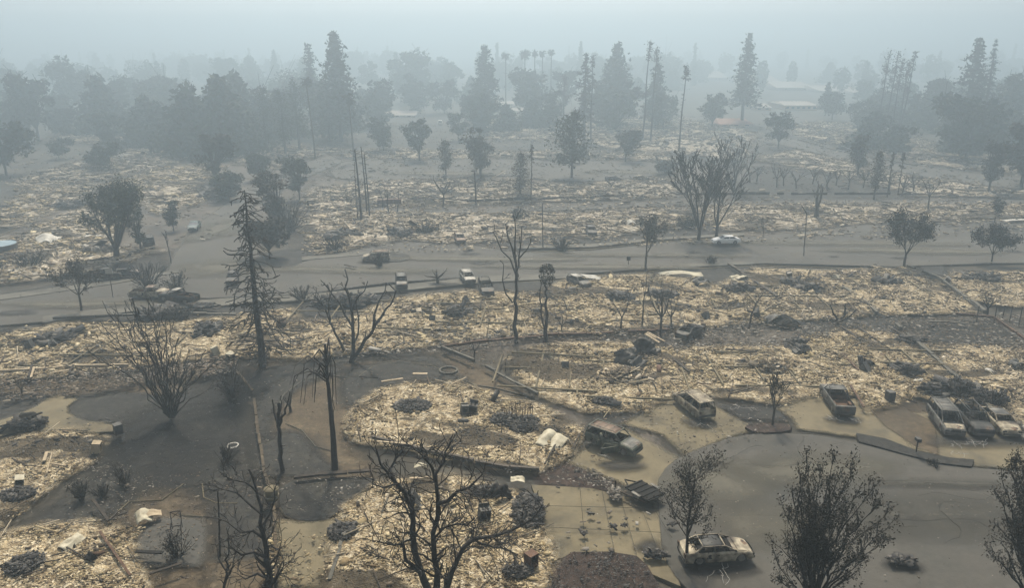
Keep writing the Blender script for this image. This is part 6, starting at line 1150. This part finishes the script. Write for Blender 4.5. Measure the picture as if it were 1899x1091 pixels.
trailer(1194, 933, 2.2, 'small dark flatbed trailer left on the near drive'); trailer(380, 580, .1, 'burnt flatbed trailer behind the small truck')
# wire chair and bed springs, signs
o = empty('wire_chair', (0, 0)); b = BX()
for x in (-.25, .25):
    b.bar((x, .25, 0), (x, .3, 1.0), .02).bar((x, -.25, 0), (x, -.25, .45), .02).bar((x, -.25, .45), (x, .25, .45), .02)
b.bar((-.25, .3, 1), (.25, .3, 1), .02).bar((-.25, .29, .6), (.25, .3, 1), .012).bar((.25, .29, .6), (-.25, .3, 1), .012).bar((-.25, -.25, .45), (.25, -.25, .45), .02); b.build('frame', M['black'], o); put(o, 330, 998, 'black wire garden chair frame on the grey slab', 'chair', .3, 0, None, (1.3, 1.3, 1.3))
t = Tubes(); R = random.Random(4)
for i in range(6):
    for j in range(2): x = -1.2+i*.48; t.seg((x, j*.8, 0), (x+R.uniform(-.1, .1), j*.8+R.uniform(-.2, .2), R.uniform(.9, 1.4)), .035, .03)
for i in range(5): x = -1.2+i*.48; t.seg((x, 0, 1.1+R.uniform(-.2, .2)), (x+.48, 0, 1.1+R.uniform(-.2, .2)), .03, .03); t.seg((x, 0, .5), (x+.48, .8, .6+R.uniform(-.2, .2)), .03, .03)
put(t.build('bed_frame', M['rust'], None, 5), 963, 788, 'bent rusty frame of bars standing in the near lot', 'frame', .2)
def sign(u, vb, vt, label, m='white', w=.35, h=.3):
    H = HT(u, vb, vt); o = empty('street_sign', (0, 0)); b = BX(); b.cyl((0, 0, 0), (0, 0, H), .05, n=8); b.build('post', M['charwood'], o); b = BX(); b.box((0, -.06, H-h*.6), (w, .015, h)); b.build('sign_panel', M[m], o); return put(o, u, vb, label, 'sign')
sign(211, 560, 507, 'street corner sign on a thin dark post', 'white', .5, .4); sign(90, 530, 505, 'thin post beside the left street', 'black', .15, .15); sign(1165, 497, 484, 'small dark letter box post on the near kerb', 'black', .3, .3); sign(1140, 922, 905, 'short black marker post by the mulch bed', 'black', .06, .2)
o = empty('letter_box', (0, 0)); b = BX(); b.cyl((0, 0, 0), (0, 0, 1), .06, n=8); b.build('post', M['charwood'], o); b = BX(); b.box((0, 0, 1.15), (.18, .3, .16)); b.build('box', M['scrap'], o, bevel=.05); put(o, 1697, 850, 'burnt letter box on a post in the kerbed strip', 'letter box')
for i, (u, v, s) in enumerate([(1070,888,.3),(1082,1004,.22),(1095,968,.2),(1137,992,.2),(1157,990,.15),(1246,988,.4)]):
    heap(u, v, 10, 5, ['dark lump on the drive nearest the mulch bed', 'dark lump low on the drive below the others', 'flat brown lump in the left half of the drive', 'left one of two tiny clods on the drive', 'right one of two tiny clods on the drive', 'charred wood piece at the drive mouth by the street'][i], 40, .07, .12, 'darkchunk', i)
# melted aluminium runs below the burnt cars
M['melt'] = mat('melted_aluminium', [(.3, .3, .28), (.5, .5, .47)], 2, rough=.55, metal=.2)
for i, (u, v, lab) in enumerate([(1545,786,'left melted metal trickle below the burnt pickup'),(1580,788,'right melted metal trickle below the burnt pickup'),(1767,832,'melted metal trickle before the left of three burnt vehicles'),(1792,830,'branching melted metal trickle between two burnt vehicles'),(1828,832,'melted metal trickle before the middle burnt vehicle'),(1775,850,'small white melted puddle on the kerbed strip'),(1365,765,'left melted white puddle right of the passenger van'),(1390,768,'right melted white puddle right of the passenger van'),(1335,1075,'white melted trickle in front of the cream saloon'),(1128,858,'melted metal trickle beside the open doored wagon'),(1303,798,'melted trickle behind the passenger van')]):
    R = random.Random(i+60); t = Tubes(); k = 1.5 if u < 1360 and v > 1000 else 1
    for j in range(5):
        p = Vector((R.uniform(-.5, .5), R.uniform(-.3, .3), .02)); d = Vector((R.uniform(-.6, .6), -1 if j % 2 else R.uniform(-1, 1), 0)).normalized()
        for q in range(5): e = p+d*R.uniform(.1, .25)*k; e.z = .02; t.seg(p, e, .016, .01); p = e; d = (d+Vector((R.gauss(0, .5), R.gauss(0, .4), 0))).normalized()
    put(t.build('melted_metal', M['melt'], None, 5), u, v, lab, 'melted metal', 0, 0)
# ------------------------------------------------------------------ buildings in the haze
def house(u, vb, wpx, hpx, depth, label, rise=.5, wallm='stucco', roofm='roofpale', gable=True, chim=False, rz=0, wins=4, name='house'):
    W2 = WD(u, vb, wpx)/2; h = HT(u, vb, vb-hpx); o = empty(name, G(u, vb), rz); tag(o, label, 'building'); b = BX(); b.box((0, depth/2, h*(1-rise)/2), (W2, depth/2, h*(1-rise)/2)); e = h*(1-rise)
    if gable == 'front':
        k = len(b.v); b.v += [Vector(p) for p in ((-W2, 0, e), (W2, 0, e), (0, 0, h*.97), (-W2, depth, e), (W2, depth, e), (0, depth, h*.97))]; b.f += [(k, k+1, k+2), (k+3, k+5, k+4)]
    b.build('wall', M[wallm], o); r = BX(); k = 0; s = .5
    if gable == 'front': P = [(-W2-s, -s, e-.2), (0, -s, h), (W2+s, -s, e-.2), (-W2-s, depth+s, e-.2), (0, depth+s, h), (W2+s, depth+s, e-.2)]; F = [(0, 1, 4, 3), (1, 2, 5, 4)]
    else: P = [(-W2-s, -s, e), (W2+s, -s, e), (W2-s, depth/2, h), (-W2+s, depth/2, h), (-W2-s, depth+s, e), (W2+s, depth+s, e)]; F = [(0, 1, 2, 3), (3, 2, 5, 4), (0, 3, 4), (1, 5, 2)]
    ro = rawmesh('roof', [Vector(p) for p in P], F, M[roofm], o); sd_ = ro.modifiers.new('s', 'SOLIDIFY'); sd_.thickness = .25
    for i in range(wins):
        x = -W2+(i+.5)*2*W2/wins; w = BX(); w.box((x, -.03, e*.55), (min(.8, W2/wins*.5), .05, e*.2)); w.build('window', M['glass'], o)
    if chim: c = BX(); c.box((-W2*.55, depth*.3, h*.62), (.9, .6, h*.55)); c.build('chimney', M[wallm], o)
    return o
house(428,246,32,36,14,'peach coloured gabled house standing in the haze',.45,'stucco','roofpale','front',True,.15,3)
house(388,246,46,22,12,'low wing with pale roof beside the peach house',.5,'stucco','roofpale',True,False,.1,4)
house(725,218,90,10,22,'long white roofed low building behind the dim trees',.55,'wallwhite','roofpale')
house(770,155,26,6,30,'small white roofed building high in the haze',.5,'wallwhite','roofpale',wins=3)
house(803,174,30,6,30,'white flat roofed building below the small high one',.5,'wallwhite','roofpale',wins=3)
house(935,196,40,6,26,'pale roofed building behind the palm trunks',.5,'wallwhite','roofpale',wins=3)
house(960,208,30,5,20,'small pale building at the foot of the palms',.5,'wallwhite','roofpale',wins=2)
house(1485,205,60,14,30,'long flat building with pale roof at right',.3,'stucco','roofpale',wins=6)
house(1415,205,30,12,24,'pale shed left of the long flat building',.5,'stucco','roofpale',wins=2)
house(1365,235,60,12,20,'low reddish roofed house at the foot of the pointed fir',.6,'stucco','roofred',wins=3)
house(180,312-10,44,8,16,'low grey roofed shed in the hazy left lots',.4,'wallwhite','roofgrey',wins=3)
for i, (u, v, w, h) in enumerate([(1265,152,60,16),(1320,150,56,16),(1415,158,60,18),(1475,168,70,14),(1560,172,80,10),(1640,178,90,8)]):
    house(u, v, w, h, 60, ['first', 'second', 'third', 'fourth', 'fifth', 'last'][i]+' from the left of the great pale roofs on the far slope', .6, 'roofpale', 'roofpale', wins=2, name='warehouse')
# the haze itself: one even body of smoky air
hz = BX(); hz.prism([(-2900, -400), (2900, -400), (2900, 3500), (-2900, 3500)], -1.6, 70); ho = hz.build('haze', None); tag(ho, 'pale blue grey smoke haze over the whole burnt neighbourhood', 'haze', None, 'stuff')
hm = bpy.data.materials.new('haze'); hm.use_nodes = True; n_ = hm.node_tree.nodes; n_.clear(); vo = n_.new('ShaderNodeVolumePrincipled'); mo = n_.new('ShaderNodeOutputMaterial'); hm.node_tree.links.new(vo.outputs[0], mo.inputs['Volume'])
vo.inputs['Density'].default_value = .0027; vo.inputs['Color'].default_value = (.41, .505, .575, 1); vo.inputs['Anisotropy'].default_value = .66
ho.data.materials.append(hm)
